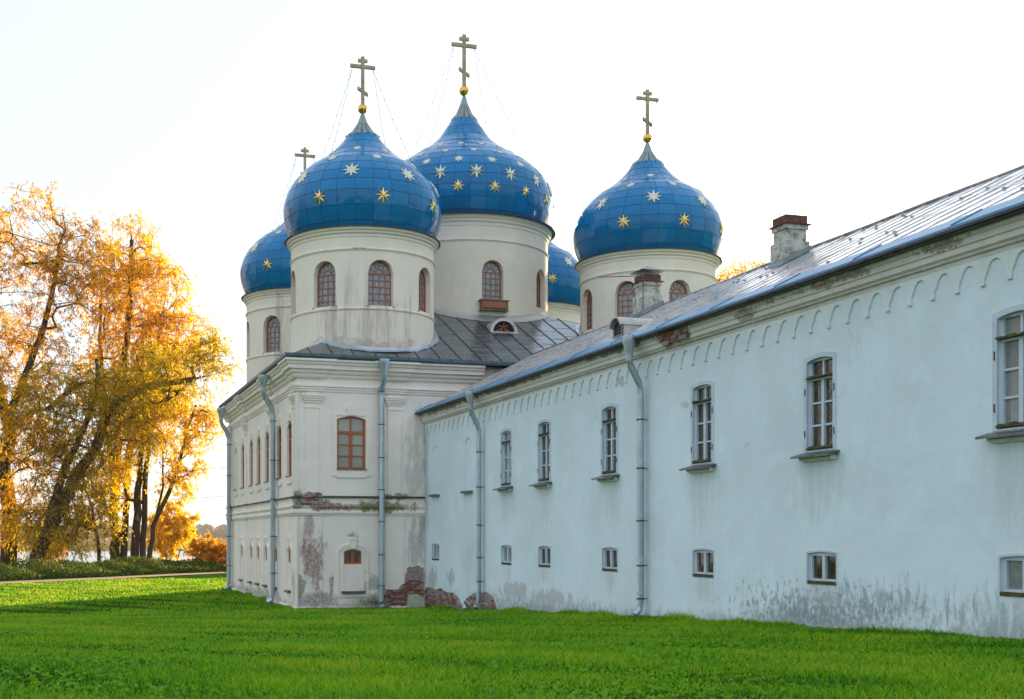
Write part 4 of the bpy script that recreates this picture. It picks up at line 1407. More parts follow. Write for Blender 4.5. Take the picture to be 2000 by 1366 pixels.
# roof: sheets with standing seams, eave flashing, ridge
RX0, RZ0, RP, RXR = 14.18, 5.115, 0.5, 19.3
RZR = RZ0 + RP * (RXR - RX0)
wroof = build('roof', MB().add([(RX0 + .03, WY0 - .2, RZ0 - .04), (RXR, WY0 - .2, RZR - .04), (RXR, WY1, RZR - .04), (RX0 + .03, WY1, RZ0 - .04), (24.4, WY0 - .2, RZ0 - .04), (24.4, WY1, RZ0 - .04)],
                               [(0, 1, 2, 3), (1, 4, 5, 2), (0, 3, 5, 4)]), M['flash'], wing)
ny = 58
dy = (WY1 - WY0 + .2) / ny
sl = math.hypot(1, RP)
for i in range(ny):
    a, b = WY0 - .2 + dy * i + .006, WY0 - .2 + dy * (i + 1) - .006
    mb = MB()
    pt = lambda x, y, dz: (x, y, RZ0 + RP * (x - RX0) + dz)
    cuts = [RX0 + .5] + sorted(rgw.uniform(RX0 + 1.0, RXR - .6) for _ in range(3)) + [RXR - .01]
    for k in range(4):
        x0, x1 = cuts[k], cuts[k + 1] + .02
        d0, d1 = .014 + rgw.uniform(0, .006), .004 + rgw.uniform(0, .006)
        if k == 3:
            x1 = RXR - .01
        mid = (a + b) / 2
        q = rgw.uniform(-.005, .005)
        mb.add([pt(x0, a, d0), pt(x0, mid, d0 + q), pt(x0, b, d0), pt(x1, a, d1), pt(x1, mid, d1 + q), pt(x1, b, d1), pt(x0, a, -.03), pt(x0, b, -.03)],
               [(0, 3, 4, 1), (1, 4, 5, 2), (0, 1, 2, 7, 6)])
    nsheet = len(mb.f)
    # standing seam, knocked about
    xs_ = [RX0 + .45 + (RXR - RX0 - .45) * k / 7 for k in range(8)]
    vs_ = []
    for x in xs_:
        hgt = .026 + rgw.uniform(-.006, .006)
        j = rgw.uniform(-.010, .010)
        vs_ += [pt(x, a - .015, .006), pt(x, a - .002 + j, hgt), pt(x, a + .022 + j, hgt), pt(x, a + .035, .012)]
    mb.add(vs_, [(k * 4 + q, k * 4 + q + 1, k * 4 + q + 5, k * 4 + q + 4) for k in range(7) for q in range(3)] + [(0, 1, 2, 3)])
    for k in range(2):                                # clips
        x = rgw.uniform(RX0 + .8, RXR - .5)
        p = pt(x, a + .01, .05)
        mb.box((p[0] - .03, p[1] - .02, p[2] - .06), (p[0] + .03, p[1] + .03, p[2] - .005))
    rp_ = build('roof_panel', mb, M['wroof'], wroof)
    rp_.data.materials.append(M['wseam'])
    for pl in rp_.data.polygons[nsheet:]:
        pl.material_index = 1
build('rear_slope', MB().add([(RXR, WY0 - .2, RZR + .01), (24.45, WY0 - .2, RZ0), (24.45, WY1, RZ0), (RXR, WY1, RZR + .01)], [(0, 1, 2, 3)]), M['wroof'], wroof, fix=False)
build('ridge_cap', MB().tube([(RXR, WY0 - .2 + (WY1 - WY0) * k / 20, RZR + .03 + rgw.uniform(-.015, .015)) for k in range(21)], .036, 8), M['wseam'], wroof, 50)
y = WY0 - .2
while y < WY1 - .1:
    e = min(y + 2.55, WY1)
    mb = MB()
    x0, x1 = RX0 - .06, RX0 + .58
    mb.add([pt(x0, y + .01, .02), pt(x1, y + .01, .03), pt(x1, e - .01, .03), pt(x0, e - .01, .02), (x0, y + .01, RZ0 - .07), (x0, e - .01, RZ0 - .07), pt(x1, y + .01, -.02), pt(x1, e - .01, -.02)],
           [(0, 1, 2, 3), (4, 0, 3, 5), (1, 6, 7, 2)])
    mb.add([pt(x0 + .02, e - .03, .02), pt(x1, e - .03, .028), pt(x1, e - .03, .055), pt(x0 + .02, e - .03, .05), pt(x0 + .02, e - .012, .02), pt(x1, e - .012, .028), pt(x1, e - .012, .055), pt(x0 + .02, e - .012, .05)],
           [(0, 1, 2, 3), (3, 2, 6, 7), (7, 6, 5, 4)])
    build('eave_flashing', mb, M['eave'], wroof)
    y = e
build('drip_edge', MB().box((RX0 - .075, WY0 - .2, RZ0 - .10), (RX0 - .03, WY1, RZ0 - .055)), M['flash'], wroof)
build('eave_board', MB().box((RX0 - .02, WY0 - .1, RZ0 - .12), (XW - .2, WY1, RZ0 - .07)), M['flash'], wroof)

# downpipes
for y in (28.0, 40.35):
    downpipe(wing, [(14.06, y, 4.72), (14.06, y, 4.52), (14.10, y, 4.38), (14.32, y, 3.98), (14.37, y, 3.80), (14.38, y, 3.6), (14.38, y, ground_z(0, y) + .42), (14.34, y, ground_z(0, y) + .26), (14.22, y, ground_z(0, y) + .12)],
             .088, [(14.38, y, z) for z in (3.0, 1.75, .4, -.75, -1.6)], (.25, 0))

# chimneys
def chimney(x0, y0, w, d, zt, step, hood):
    rx = lambda x: RZ0 + RP * (x - RX0)
    mb = MB()
    zb = rx(x0) - .2
    mb.box((x0 - .06, y0 - .06, zb), (x0 + w + .06, y0 + d + .06, step))
    mb.box((x0, y0, step - .02), (x0 + w, y0 + d, zt))
    mb.box((x0 - .04, y0 - .04, zt - .12), (x0 + w + .04, y0 + d + .04, zt))
    ch = build('chimney', mb, M['chimney'], wing)
    q = MB().box((x0 - .10, y0 - .10, zt), (x0 + w + .10, y0 + d + .10, zt + .02)).box((x0 - .02, y0 - .02, zt + .02), (x0 + w + .02, y0 + d + .02, zt + .24))
    build('cap', q, M['rust'], ch)
    f = MB()
    f.add([(x0 - .2, y0 - .12, rx(x0 - .2) + .03), (x0 + w + .1, y0 - .12, rx(x0 + w + .1) + .03), (x0 + w + .1, y0 - .06, rx(x0 + w + .1) + .16), (x0 - .09, y0 - .07, rx(x0) + .12), (x0 - .2, y0 + d + .1, rx(x0 - .2) + .03), (x0 - .07, y0 + d + .06, rx(x0) + .12)],
          [(0, 1, 2, 3), (4, 0, 3, 5)])
    build('flashing', f, M['zincdark'], ch)
    if hood:
        hz = zt + .36
        cxm, cym = x0 + w / 2, y0 + d / 2
        f = MB().add([(x0 - .16, y0 - .16, hz), (x0 + w + .16, y0 - .16, hz), (x0 + w + .16, y0 + d + .16, hz), (x0 - .16, y0 + d + .16, hz), (cxm, cym, hz + .22)], [(0, 1, 4), (1, 2, 4), (2, 3, 4), (3, 0, 4), (3, 2, 1, 0)])
        for sx, sy in ((x0 + .05, y0 + .05), (x0 + w - .05, y0 + .05), (x0 + .05, y0 + d - .05), (x0 + w - .05, y0 + d - .05)):
            f.tube([(sx, sy, zt + .2), (sx, sy, hz + .02)], .012, 5)
        build('hood', f, M['zincdark'], ch)
    else:
        f = MB()
        f.tube([(x0 + .02, y0 + .3, zt + .2), (x0 + .0, y0 + .3, zt + .34), (x0 + .05, y0 + .28, zt + .44)], .010, 5)
        f.tube([(x0 + w * .75, y0 + .25, zt + .2), (x0 + w * .7, y0 + .25, zt + .36), (x0 + w * .62, y0 + .22, zt + .44)], .010, 5)
        build('bent_wire', f, M['rust'], ch)
    return ch


chimney(18.0, 27.0, .60, .56, 8.05, 7.62, False)
chimney(18.55, 35.9, .60, .60, 8.42, 7.98, True)

# dormer on the slope
dx, dyc = 15.25, 31.05
dz0 = RZ0 + RP * (dx - RX0)
mb = MB()
n = 8
arc = [(dyc - .36 * math.cos(PI * i / n), dz0 + .30 + .26 * math.sin(PI * i / n)) for i in range(n + 1)]
vs_ = []
for x in (dx - .12, dx + 2.2):
    vs_ += [(x, y_, z_) for y_, z_ in arc]
    vs_ += [(x, dyc + (y_ - dyc) * .88, z_ - .04) for y_, z_ in arc]
W = n + 1
fs = []
for i in range(n):
    fs += [(i, i + 1, 2 * W + i + 1, 2 * W + i), (W + i, 3 * W + i, 3 * W + i + 1, W + i + 1), (i, W + i, W + i + 1, i + 1)]
mb.add(vs_, fs)
dorm = build('dormer', mb, M['dormersheet'], wing, 40)
build('cheek', MB().add([(dx, dyc - .33, dz0 - .05), (dx, dyc - .33, dz0 + .30), (dx + 1.0, dyc - .33, dz0 + .30), (dx, dyc - .30, dz0 - .05), (dx, dyc - .30, dz0 + .30), (dx + 1.0, dyc - .30, dz0 + .30)], [(0, 2, 1), (3, 4, 5), (0, 1, 4, 3), (1, 2, 5, 4), (2, 0, 3, 5)]), M['dormersheet'], dorm)
build('cheek', MB().add([(dx, dyc + .33, dz0 - .05), (dx, dyc + .33, dz0 + .30), (dx + 1.0, dyc + .33, dz0 + .30), (dx, dyc + .30, dz0 - .05), (dx, dyc + .30, dz0 + .30), (dx + 1.0, dyc + .30, dz0 + .30)], [(0, 2, 1), (3, 4, 5), (0, 1, 4, 3), (1, 2, 5, 4), (2, 0, 3, 5)]), M['dormersheet'], dorm)
mb = MB()
o_ = [(dyc - .31, dz0 - .04), (dyc + .31, dz0 - .04)] + [(dyc + .31 * math.cos(PI * i / 8), dz0 + .29 + .22 * math.sin(PI * i / 8)) for i in range(9)]
i_ = [(dyc - .22, dz0 + .05), (dyc + .22, dz0 + .05)] + [(dyc + .22 * math.cos(PI * i / 8), dz0 + .27 + .16 * math.sin(PI * i / 8)) for i in range(9)]
n = len(o_)
mb.add([(dx - .02, a, b) for a, b in o_] + [(dx - .02, a, b) for a, b in i_] + [(dx + .06, a, b) for a, b in i_], [(k, (k + 1) % n, n + (k + 1) % n, n + k) for k in range(n)] + [(n + k, n + (k + 1) % n, 2 * n + (k + 1) % n, 2 * n + k) for k in range(n)])
build('front_board', mb, M['zincdark'], dorm)
mb = MB()
for k in range(5):
    z = dz0 + .05 + k * .085
    mb.add([(dx + .02, dyc - .23, z), (dx + .02, dyc + .23, z), (dx + .06, dyc + .23, z + .075), (dx + .06, dyc - .23, z + .075), (dx + .035, dyc - .23, z - .01), (dx + .035, dyc + .23, z - .01)], [(0, 1, 2, 3), (0, 4, 5, 1)])
build('louvre', mb, M['dormerwood'], dorm)

# fallen plaster on the wing's foot
Pw = lambda u, z, d: (XW + d, -u, z)
broken_plaster(wing, [(-47.4, -3.1), (-47.4, -2.15), (-46.9, -2.05), (-46.2, -2.15), (-45.4, -2.05), (-44.6, -2.2), (-43.8, -2.15), (-43.2, -2.3), (-42.7, -2.6), (-42.6, -3.0)], Pw, rot_l, .6, 13, -2.35, .012)
broken_plaster(wing, [(-42.3, -2.95), (-42.2, -2.3), (-41.6, -2.1), (-40.9, -2.0), (-40.1, -1.95), (-39.4, -2.1), (-39.1, -2.4), (-39.0, -2.85)], Pw, rot_l, .4, 14, -2.25, .012)
broken_plaster(wing, [(-26.7, 4.72), (-25.6, 4.72), (-25.5, 4.95), (-25.9, 5.0), (-26.6, 4.98), (-26.9, 4.9)], lambda u, z, d: (XW - .24 + d, -u, z), rot_l, .5, 15, None, .02)

# things lying or standing about ---------------------------------------------
rgs = random.Random(9)
slab_words = ['largest broken stone slab leaning under the middle drainpipe', 'flat broken stone slab left of the drainpipe foot', 'narrow broken slab tilted right of the drainpipe foot', 'small broken slab lying farthest right at the drainpipe foot']
for i, (px_, py_, w_, h_, tl) in enumerate(((14.05, 40.3, .75, .34, .6), (13.95, 41.3, .8, .26, .15), (14.2, 39.6, .5, .3, .9), (14.15, 38.95, .42, .24, .5))):
    mb = MB()
    poly = [(-w_ / 2, -.2), (w_ * .3, -.26), (w_ / 2, -.05), (w_ * .4, h_ * .8), (-w_ * .1, h_), (-w_ * .45, h_ * .5)]
    mb.prism(poly, Pxz, -.05, .05)
    me = mb.mesh('broken_stone')
    recalc(me)
    o = link('broken_stone', finish(me, M['slab']))
    o.matrix_local = Matrix.Translation((px_, py_, ground_z(px_, py_) + .12)) @ Matrix.Rotation(rgs.uniform(1.0, 2.0), 4, 'Z') @ Matrix.Rotation(-tl, 4, 'X')
    tag(o, slab_words[i], 'stone', 'broken slabs at the drainpipe foot')
ant = thing('antenna', 'thin dark television antenna pointing left from the hooded chimney', 'antenna', (18.5, 35.85, 7.3))
build('mast', MB().tube([(18.5, 35.85, 7.3), (18.5, 35.85, 8.75)], .018, 6), M['bracket'], ant)
mb = MB().tube([(18.55, 35.85, 8.58), (17.2, 36.45, 8.58)], .014, 5)
build('boom', mb, M['bracket'], ant)
for k in range(14):
    p = Vector((18.45, 35.9, 8.58)).lerp(Vector((17.2, 36.45, 8.58)), k / 13)
    l_ = .11 - .05 * k / 13
    build('element', MB().tube([p + Vector((.2, .45, 0)).normalized() * l_, p - Vector((.2, .45, 0)).normalized() * l_], .007, 4), M['bracket'], ant)

# ------------------------------------------------------------------ vegetation
def foliage_mat(name, cols, trans=0.55, ns=0.5, rough=0.6, tcol=1.08, tint=(1.0, 1.0, .5)):
    """leaf colours vary leaf by leaf and from bough to bough; light shines through"""
    t = NT(name)
    at_ = t.new('ShaderNodeAttribute', attribute_name='rnd').outputs['Fac']
    n = t.noise(ns, 3)
    f = t.math('ADD', t.math('MULTIPLY', at_, 0.55), t.math('MULTIPLY', t.rng(n, 0.3, 0.7), 0.45))
    rp = t.new('ShaderNodeValToRGB')
    el = rp.color_ramp.elements
    while len(el) < len(cols):
        el.new(0.5)
    for i, c in enumerate(cols):
        el[i].position = i / (len(cols) - 1)
        el[i].color = (*c, 1)
    t.l.new(f, rp.inputs[0])
    t.set(Base_Color=rp.outputs[0], Roughness=rough, Specular_IOR_Level=0.25)
    tr = t.new('ShaderNodeBsdfTranslucent')
    tc = t.vmath('MULTIPLY', rp.outputs[0], tuple(tcol * q for q in tint))
    t.l.new(tc, tr.inputs[0])
    mx = t.new('ShaderNodeMixShader')
    mx.inputs[0].default_value = trans
    t.l.new(t.b.outputs[0], mx.inputs[1])
    t.l.new(tr.outputs[0], mx.inputs[2])
    t.l.new(mx.outputs[0], t.out.inputs[0])
    return t.m


LEAF = {
    'gold': foliage_mat('golden_leaves', [(0.66, 0.28, 0.006), (0.84, 0.50, 0.012), (0.90, 0.64, 0.02)], 0.78),
    'amber': foliage_mat('amber_willow_leaves', [(0.42, 0.20, 0.012), (0.72, 0.38, 0.012), (0.86, 0.56, 0.02)], 0.78),
    'olive': foliage_mat('olive_willow_leaves', [(0.20, 0.17, 0.008), (0.58, 0.42, 0.012), (0.88, 0.64, 0.02)], 0.78),
    'yellow': foliage_mat('yellow_bush_leaves', [(0.70, 0.36, 0.012), (0.82, 0.54, 0.02), (0.86, 0.62, 0.03)], 0.78),
    'red': foliage_mat('russet_bush_leaves', [(0.42, 0.12, 0.012), (0.62, 0.26, 0.012), (0.66, 0.38, 0.02)], 0.6),
    'green': foliage_mat('undergrowth_leaves', [(0.012, 0.036, 0.004), (0.04, 0.095, 0.008), (0.26, 0.22, 0.012)], 0.40),
    'grass': foliage_mat('grass_blades', [(0.016, 0.085, 0.003), (0.075, 0.27, 0.006), (0.13, 0.40, 0.008), (0.26, 0.52, 0.012), (0.42, 0.40, 0.05)], 0.40, 0.35, 0.55, 1.3, (1.35, .85, .4)),
    'weed': foliage_mat('weed_leaves', [(0.10, 0.29, 0.010), (0.18, 0.42, 0.02), (0.26, 0.48, 0.03)], 0.35, 0.6, 0.5, 1.3),
}
t = NT('willow_bark')
n = t.noise((6, 6, 1.2), 5, 0.65)
t.set(Base_Color=t.mix(t.rng(n, 0.35, 0.65), (0.035, 0.022, 0.014), (0.09, 0.055, 0.032)), Roughness=0.95)
t.bump(n, 0.9, 0.06)
M['bark'] = t.m


def np_mesh(name, verts, faces_flat, counts, mat, rnd=None, smooth=False):
    me = bpy.data.meshes.new(name)
    nv = len(verts)
    me.vertices.add(nv)
    me.vertices.foreach_set('co', verts.astype(np.float32).ravel())
    me.loops.add(len(faces_flat))
    me.loops.foreach_set('vertex_index', faces_flat.astype(np.int32))
    me.polygons.add(len(counts))
    st = np.concatenate([[0], np.cumsum(counts)[:-1]]).astype(np.int32)
    me.polygons.foreach_set('loop_start', st)
    if rnd is not None:
        a = me.attributes.new('rnd', 'FLOAT', 'POINT')
        a.data.foreach_set('value', rnd.astype(np.float32))
    if smooth:
        me.polygons.foreach_set('use_smooth', np.ones(len(counts), dtype=bool))
    me.materials.append(mat)
    me.update(calc_edges=True)
    return me


def leaf_cloud(name, P, D, L, Wd, mat, rng, droop=0.5):
    """one small kite-shaped face per leaf: positions P, directions D"""
    n = len(P)
    d = D + rng.normal(0, .55, (n, 3))
    d[:, 2] -= droop
    d /= np.linalg.norm(d, axis=1, keepdims=True)
    s = np.cross(d, rng.normal(0, 1, (n, 3)))
    s /= np.linalg.norm(s, axis=1, keepdims=True) + 1e-6
    l = (L * rng.uniform(.6, 1.3, n))[:, None]
    w = (Wd * rng.uniform(.6, 1.3, n))[:, None]
    a = P
    b = P + d * l * .45 + s * w * .5
    c = P + d * l
    e = P + d * l * .45 - s * w * .5
    V_ = np.stack([a, b, c, e], 1).reshape(-1, 3)
    return np_mesh(name, V_, np.arange(4 * n), np.full(n, 4), mat, np.repeat(rng.uniform(0, 1, n), 4))


def grow_tree(name, label, trunks, blobs, leafmat, nleaf, seed, group, cat='tree', ll=.27, lw=.088, droop=.9, twig=1.6, r_tip=.016, r_max=.9, spread=.11):
    """trunks: polylines of points with a base radius; boughs grow from them to points spread through the crown volumes"""
    rng = np.random.default_rng(seed)
    base = Vector(trunks[0][0][0])
    base.z = ground_z(base.x, base.y) - .1
    nodes, par, fixr = [], [], []
    for pts, rad in trunks:
        prev = -1
        pts = [Vector(p) for p in pts]
        for i in range(len(pts) - 1):
            k = max(1, int((pts[i + 1] - pts[i]).length / .9))
            for j in range(k + (1 if i == len(pts) - 2 else 0)):
                f = (i + j / k) / (len(pts) - 1)
                nodes.append(np.array(pts[i].lerp(pts[i + 1], j / k)) + rng.normal(0, .05, 3))
                par.append(prev)
                fixr.append(rad * (1 - .62 * f))
                prev = len(nodes) - 1
    ntr = len(nodes)
    att = []
    for c, rr, k in blobs:
        q = rng.normal(0, 1, (k, 3))
        q /= np.linalg.norm(q, axis=1, keepdims=True)
        q *= (rng.uniform(.1, 1, (k, 1)) ** (1 / 2.4))
        att.append(np.array(c) + q * np.array(rr))
    att = np.concatenate(att)
    tr = np.array(nodes)
    dm = np.sqrt(((att[:, None, :] - tr[None]) ** 2).sum(2)).min(1)
    order = np.argsort(dm + rng.uniform(0, 1.5, len(att)))
    arr = np.zeros((ntr + len(att) * 6, 3))
    arr[:ntr] = tr
    cnt = ntr
    tips = []
    for oi in order:
        p = att[oi]
        dv = p - arr[:cnt]
        dist = np.sqrt((dv ** 2).sum(1))
        cost = dist + .55 * np.maximum(0, -dv[:, 2]) + (np.arange(cnt) < ntr * .25) * 3.0
        j = int(np.argmin(cost))
        dd = dist[j]
        k = int(min(5, max(1, dd / 1.1)))
        prev = j
        a = arr[j].copy()
        for q in range(1, k + 1):
            f = q / k
            x = a + (p - a) * f + rng.normal(0, .10, 3) * (q < k)
            x[2] += .22 * dd * f * (1 - f)
            arr[cnt] = x
            par.append(prev)
            prev = cnt
            cnt += 1
        tips.append(prev)
    arr = arr[:cnt]
    par = np.array(par)
    load = np.zeros(cnt)
    load[tips] += 1
    for i in range(cnt - 1, ntr - 1, -1):
        load[par[i]] += load[i] if load[i] else 1
    rad = r_tip * np.maximum(1, load) ** .52
    rad[:ntr] = np.maximum(np.array(fixr), 0)
    rad = np.minimum(rad, r_max)
    # branches as one mesh of tapered tubes
    mbv, mbf, fc = [], [], []
    for i in range(cnt):
        j = par[i]
        if j < 0:
            continue
        a, b = arr[j], arr[i]
        d = b - a
        ln = np.linalg.norm(d)
        if ln < 1e-4:
            continue
        d /= ln
        up = np.array([0, 0, 1.]) if abs(d[2]) < .9 else np.array([0, 1., 0])
        s = np.cross(d, up)
        s /= np.linalg.norm(s)
        u = np.cross(s, d)
        ra = min(rad[j], rad[i] * 1.5) if i >= ntr else rad[j]
        n = 9 if rad[i] > .12 else (5 if rad[i] > .04 else 3)
        ang = np.arange(n) * 2 * PI / n
        ringv = np.cos(ang)[:, None] * s + np.sin(ang)[:, None] * u
        o = len(mbv)
        mbv += list(a - d * ra * .3 + ringv * ra) + list(b + d * rad[i] * .2 + ringv * rad[i])
        for k in range(n):
            mbf += [o + k, o + (k + 1) % n, o + n + (k + 1) % n, o + n + k]
            fc.append(4)
    # twigs from the tips, hanging a little; leaves along them
    tp = np.array(tips)
    nt = len(tp) * 5
    src = np.repeat(tp, 5)
    td = arr[src] - arr[par[src]]
    td /= np.linalg.norm(td, axis=1, keepdims=True) + 1e-6
    td += rng.normal(0, .75, (nt, 3))
    td /= np.linalg.norm(td, axis=1, keepdims=True)
    tl = twig * rng.uniform(.5, 1.5, nt)[:, None]
    p0 = arr[src]
    p1 = p0 + td * tl * .55
    p2 = p1 + (td * .6 + np.array([0, 0, -droop * .9])) * tl * .5
    for i in range(nt):
        w_ = .011
        s = np.cross(td[i], rng.normal(0, 1, 3))
        s /= np.linalg.norm(s) + 1e-6
        o = len(mbv)
        mbv += [p0[i] - s * w_, p0[i] + s * w_, p1[i] + s * w_ * .8, p1[i] - s * w_ * .8, p2[i]]
        mbf += [o, o + 1, o + 2, o + 3, o + 3, o + 2, o + 4]
        fc += [4, 3]
    root = thing(name, label, cat, base, group)
    V_ = np.array(mbv) - np.array(base)
    link('trunk', np_mesh('trunk', V_, np.array(mbf), np.array(fc), M['bark'], smooth=True), root)
    k = rng.integers(0, nt, nleaf)
    f = rng.uniform(.05, 1, nleaf)[:, None]
    q = np.where(f < .5, p0[k] + (p1[k] - p0[k]) * f * 2, p1[k] + (p2[k] - p1[k]) * (f - .5) * 2)
    q = q + rng.normal(0, spread * .5, (nleaf, 3)) - np.array(base)
    link('crown', leaf_cloud('crown', q, td[k] * .5, ll, lw, LEAF[leafmat], rng, droop), root)
    return root


def B(px, py, d, rx, rz, n, ry=None):
    """crown volume: centre seen at (px, py) at depth d, radii in pixels of that depth"""
    s = d / 2350.0
    return (tuple(at(px, py, d)), (rx * s, (ry or rx) * s, rz * s), n)


def L_(d, *pts):
    return [tuple(at(x, y, d)) for x, y in pts]


G1 = 'autumn trees along the river bank'
D1 = 100
grow_tree('willow_tree', 'huge old willow at the left edge with thick dark trunk and brown-orange crown',
          [(L_(D1, (18, 1118), (20, 1000), (8, 900), (20, 850), (2, 770), (-20, 690), (-40, 600)), .72), (L_(D1, (12, 830), (50, 730), (85, 640), (105, 560), (115, 480)), .36),
           (L_(D1, (5, 770), (-50, 700), (-110, 640)), .4)],
          [B(70, 455, D1, 120, 80, 110), B(160, 540, D1, 80, 90, 80), B(20, 590, D1, 120, 110, 100), B(-110, 520, D1, 120, 140, 80), B(60, 700, D1, 100, 80, 80), B(45, 860, D1 - 3, 75, 110, 80), B(30, 1010, D1 - 3, 60, 60, 40)],
          'amber', 43000, 1, G1)
D2 = 97
grow_tree('willow_tree', 'leaning willow with two thick dark stems bending right and olive hanging foliage',
          [(L_(D2, (66, 1118), (85, 1060), (120, 990), (150, 930), (185, 880), (200, 835), (225, 790), (300, 755), (380, 740)), .60), (L_(D2, (80, 1075), (110, 970), (128, 910), (160, 848), (185, 780), (190, 700)), .40),
           (L_(D2, (90, 800), (150, 752), (205, 738), (260, 745)), .22)],
          [B(240, 770, D2, 120, 48, 110), B(330, 735, D2, 90, 55, 80), B(405, 700, D2, 50, 42, 45), B(150, 780, D2, 110, 80, 100), B(110, 900, D2, 70, 80, 60), B(100, 1030, D2, 80, 60, 60), B(250, 850, D2, 70, 60, 55), B(60, 800, D2, 70, 70, 55), B(170, 900, D2, 60, 70, 45)],
          'olive', 52000, 2, G1)
D3 = 106
grow_tree('golden_tree', 'tall golden-orange tree with upright stems behind the leaning willow',
          [(L_(D3, (228, 1118), (222, 1000), (232, 850), (245, 700), (255, 560), (258, 470)), .46), (L_(D3, (240, 1118), (246, 1000), (250, 880), (290, 740), (320, 620)), .34), (L_(D3, (222, 960), (205, 800), (195, 660), (200, 560)), .26)],
          [B(258, 500, D3, 60, 70, 80), B(215, 580, D3, 60, 90, 80), B(305, 570, D3, 65, 80, 80), B(340, 660, D3, 75, 65, 90), B(265, 660, D3, 90, 70, 90), B(300, 760, D3, 80, 60, 70), B(200, 730, D3, 60, 80, 50)],
          'gold', 48000, 3, G1)
D4 = 103
grow_tree('golden_tree', 'twin-stemmed golden tree left of the slender leaning one',
          [(L_(D4, (262, 1118), (268, 980), (276, 880), (285, 780)), .40), (L_(D4, (276, 1118), (284, 960), (290, 860), (320, 780)), .30)],
          [B(285, 800, D4, 75, 75, 75), B(240, 880, D4, 55, 70, 50), B(325, 830, D4, 60, 60, 45), B(210, 960, D4, 50, 60, 30)], 'yellow', 21000, 4, G1)
D5 = 101
grow_tree('slender_tree', 'slender thin-leaved tree leaning right towards the church',
          [(L_(D5, (288, 1118), (300, 1030), (330, 960), (352, 900), (368, 840), (385, 790)), .24), (L_(D5, (296, 1060), (318, 950), (318, 880)), .14)],
          [B(385, 830, D5, 36, 50, 45), B(365, 900, D5, 38, 40, 35), B(345, 950, D5, 40, 35, 28), B(405, 815, D5, 20, 25, 12)], 'yellow', 6500, 5, G1, twig=1.0)
D6 = 99
grow_tree('thin_tree', 'thin young tree with sparse olive leaves between the old trunks',
          [(L_(D6, (196, 1118), (190, 1050), (178, 990), (165, 945), (158, 900)), .17)],
          [B(165, 985, D6, 45, 60, 40), B(195, 1020, D6, 35, 40, 25), B(140, 1040, D6, 40, 40, 25)], 'olive', 9000, 6, G1)
grow_tree('yellow_bush', 'rounded bright yellow bush right of the tree trunks', [(L_(112, (335, 1112), (335, 1060)), .10), (L_(112, (330, 1112), (315, 1050)), .08), (L_(112, (340, 1112), (360, 1050)), .08)],
          [B(335, 1035, 112, 48, 55, 90)], 'yellow', 16000, 7, 'bushes by the river', 'bush', twig=.8)
for i, (px, py, d, rx, rz, m, lab) in enumerate(((402, 1075, 104, 28, 36, 'amber', 'amber bush standing next to the yellow bush'), (432, 1085, 102, 26, 30, 'red', 'low russet bush touching the church corner'),
                                                (100, 1070, 104, 30, 34, 'red', 'orange-red bush glowing between the two willows'))):
    grow_tree('russet_bush', lab, [(L_(d, (px, 1116), (px, py)), .07)], [B(px, py, d, rx, rz, 50)], m, 6000, 20 + i, 'bushes by the river', 'bush', twig=.6)
G2 = 'trees beyond the church'
grow_tree('golden_tree', 'golden treetop showing right behind the right-hand dome', [(L_(108, (1425, 1100), (1428, 800), (1430, 600)), .4)], [B(1432, 570, 108, 50, 55, 60), B(1410, 640, 108, 60, 60, 40)], 'gold', 6500, 31, G2, spread=.5)
grow_tree('golden_tree', 'sparse golden treetop showing left of the nearer chimney', [(L_(112, (1490, 1100), (1485, 800), (1480, 600)), .4)], [B(1478, 555, 112, 45, 50, 60), B(1500, 640, 112, 60, 60, 40)], 'amber', 5000, 32, G2, spread=.5)

# trees further left along the bank, mirrored in the long building's windows
srcs = [o for o in list(COL.objects) if o.name in ('golden_tree', 'willow_tree')]
for i, (src, off) in enumerate(((srcs[0], (-30, -12, 0)), (srcs[1], (-24, -22, 0)), (srcs[0], (-52, -26, 0)), (srcs[1], (-44, -38, 0)))):
    r_ = src.copy()
    COL.objects.link(r_)
    r_.location = Vector(src.location) + Vector(off)
    r_.rotation_euler.z = 1.3 * i
    ORG[r_.name] = tuple(r_.location)
    r_['label'] = ['autumn tree outside the left edge, nearest the willow', 'autumn tree outside the left edge, second along the bank', 'autumn tree outside the left edge, third along the bank', 'autumn tree outside the left edge, last along the bank'][i]
    for ch in src.children:
        c = ch.copy()
        COL.objects.link(c)
        c.parent = r_

# undergrowth on the bank behind the path
rng = np.random.default_rng(41)
n = 70000
s = rng.uniform(0, 1, n)
px_ = np.interp(s, np.linspace(0, 1, len(pp)), [p[0] for p in pp])
py_ = np.interp(s, np.linspace(0, 1, len(pp)), [p[1] for p in pp])
w_ = rng.uniform(0, 1, n)
X = px_ - w_ * 2.5
Y = py_ + 2.4 + w_ * 9
hh = (.55 + .45 * np.sin(X * 1.3 + Y * .7) * np.sin(X * .43 - 1)) * (.5 + .9 * np.minimum(1, w_ * 2.2))
Z = np.array([ground_z(a, b) for a, b in zip(X, Y)]) + rng.uniform(0, 1, n) ** .7 * (.22 + .78 * hh)
me = leaf_cloud('undergrowth', np.stack([X, Y, Z], 1), np.tile([0, 0, .5], (n, 1)), .20, .10, LEAF['green'], rng, -.2)
tag(link('undergrowth', me), 'dark green undergrowth along the bank behind the path', 'undergrowth', kind='stuff')

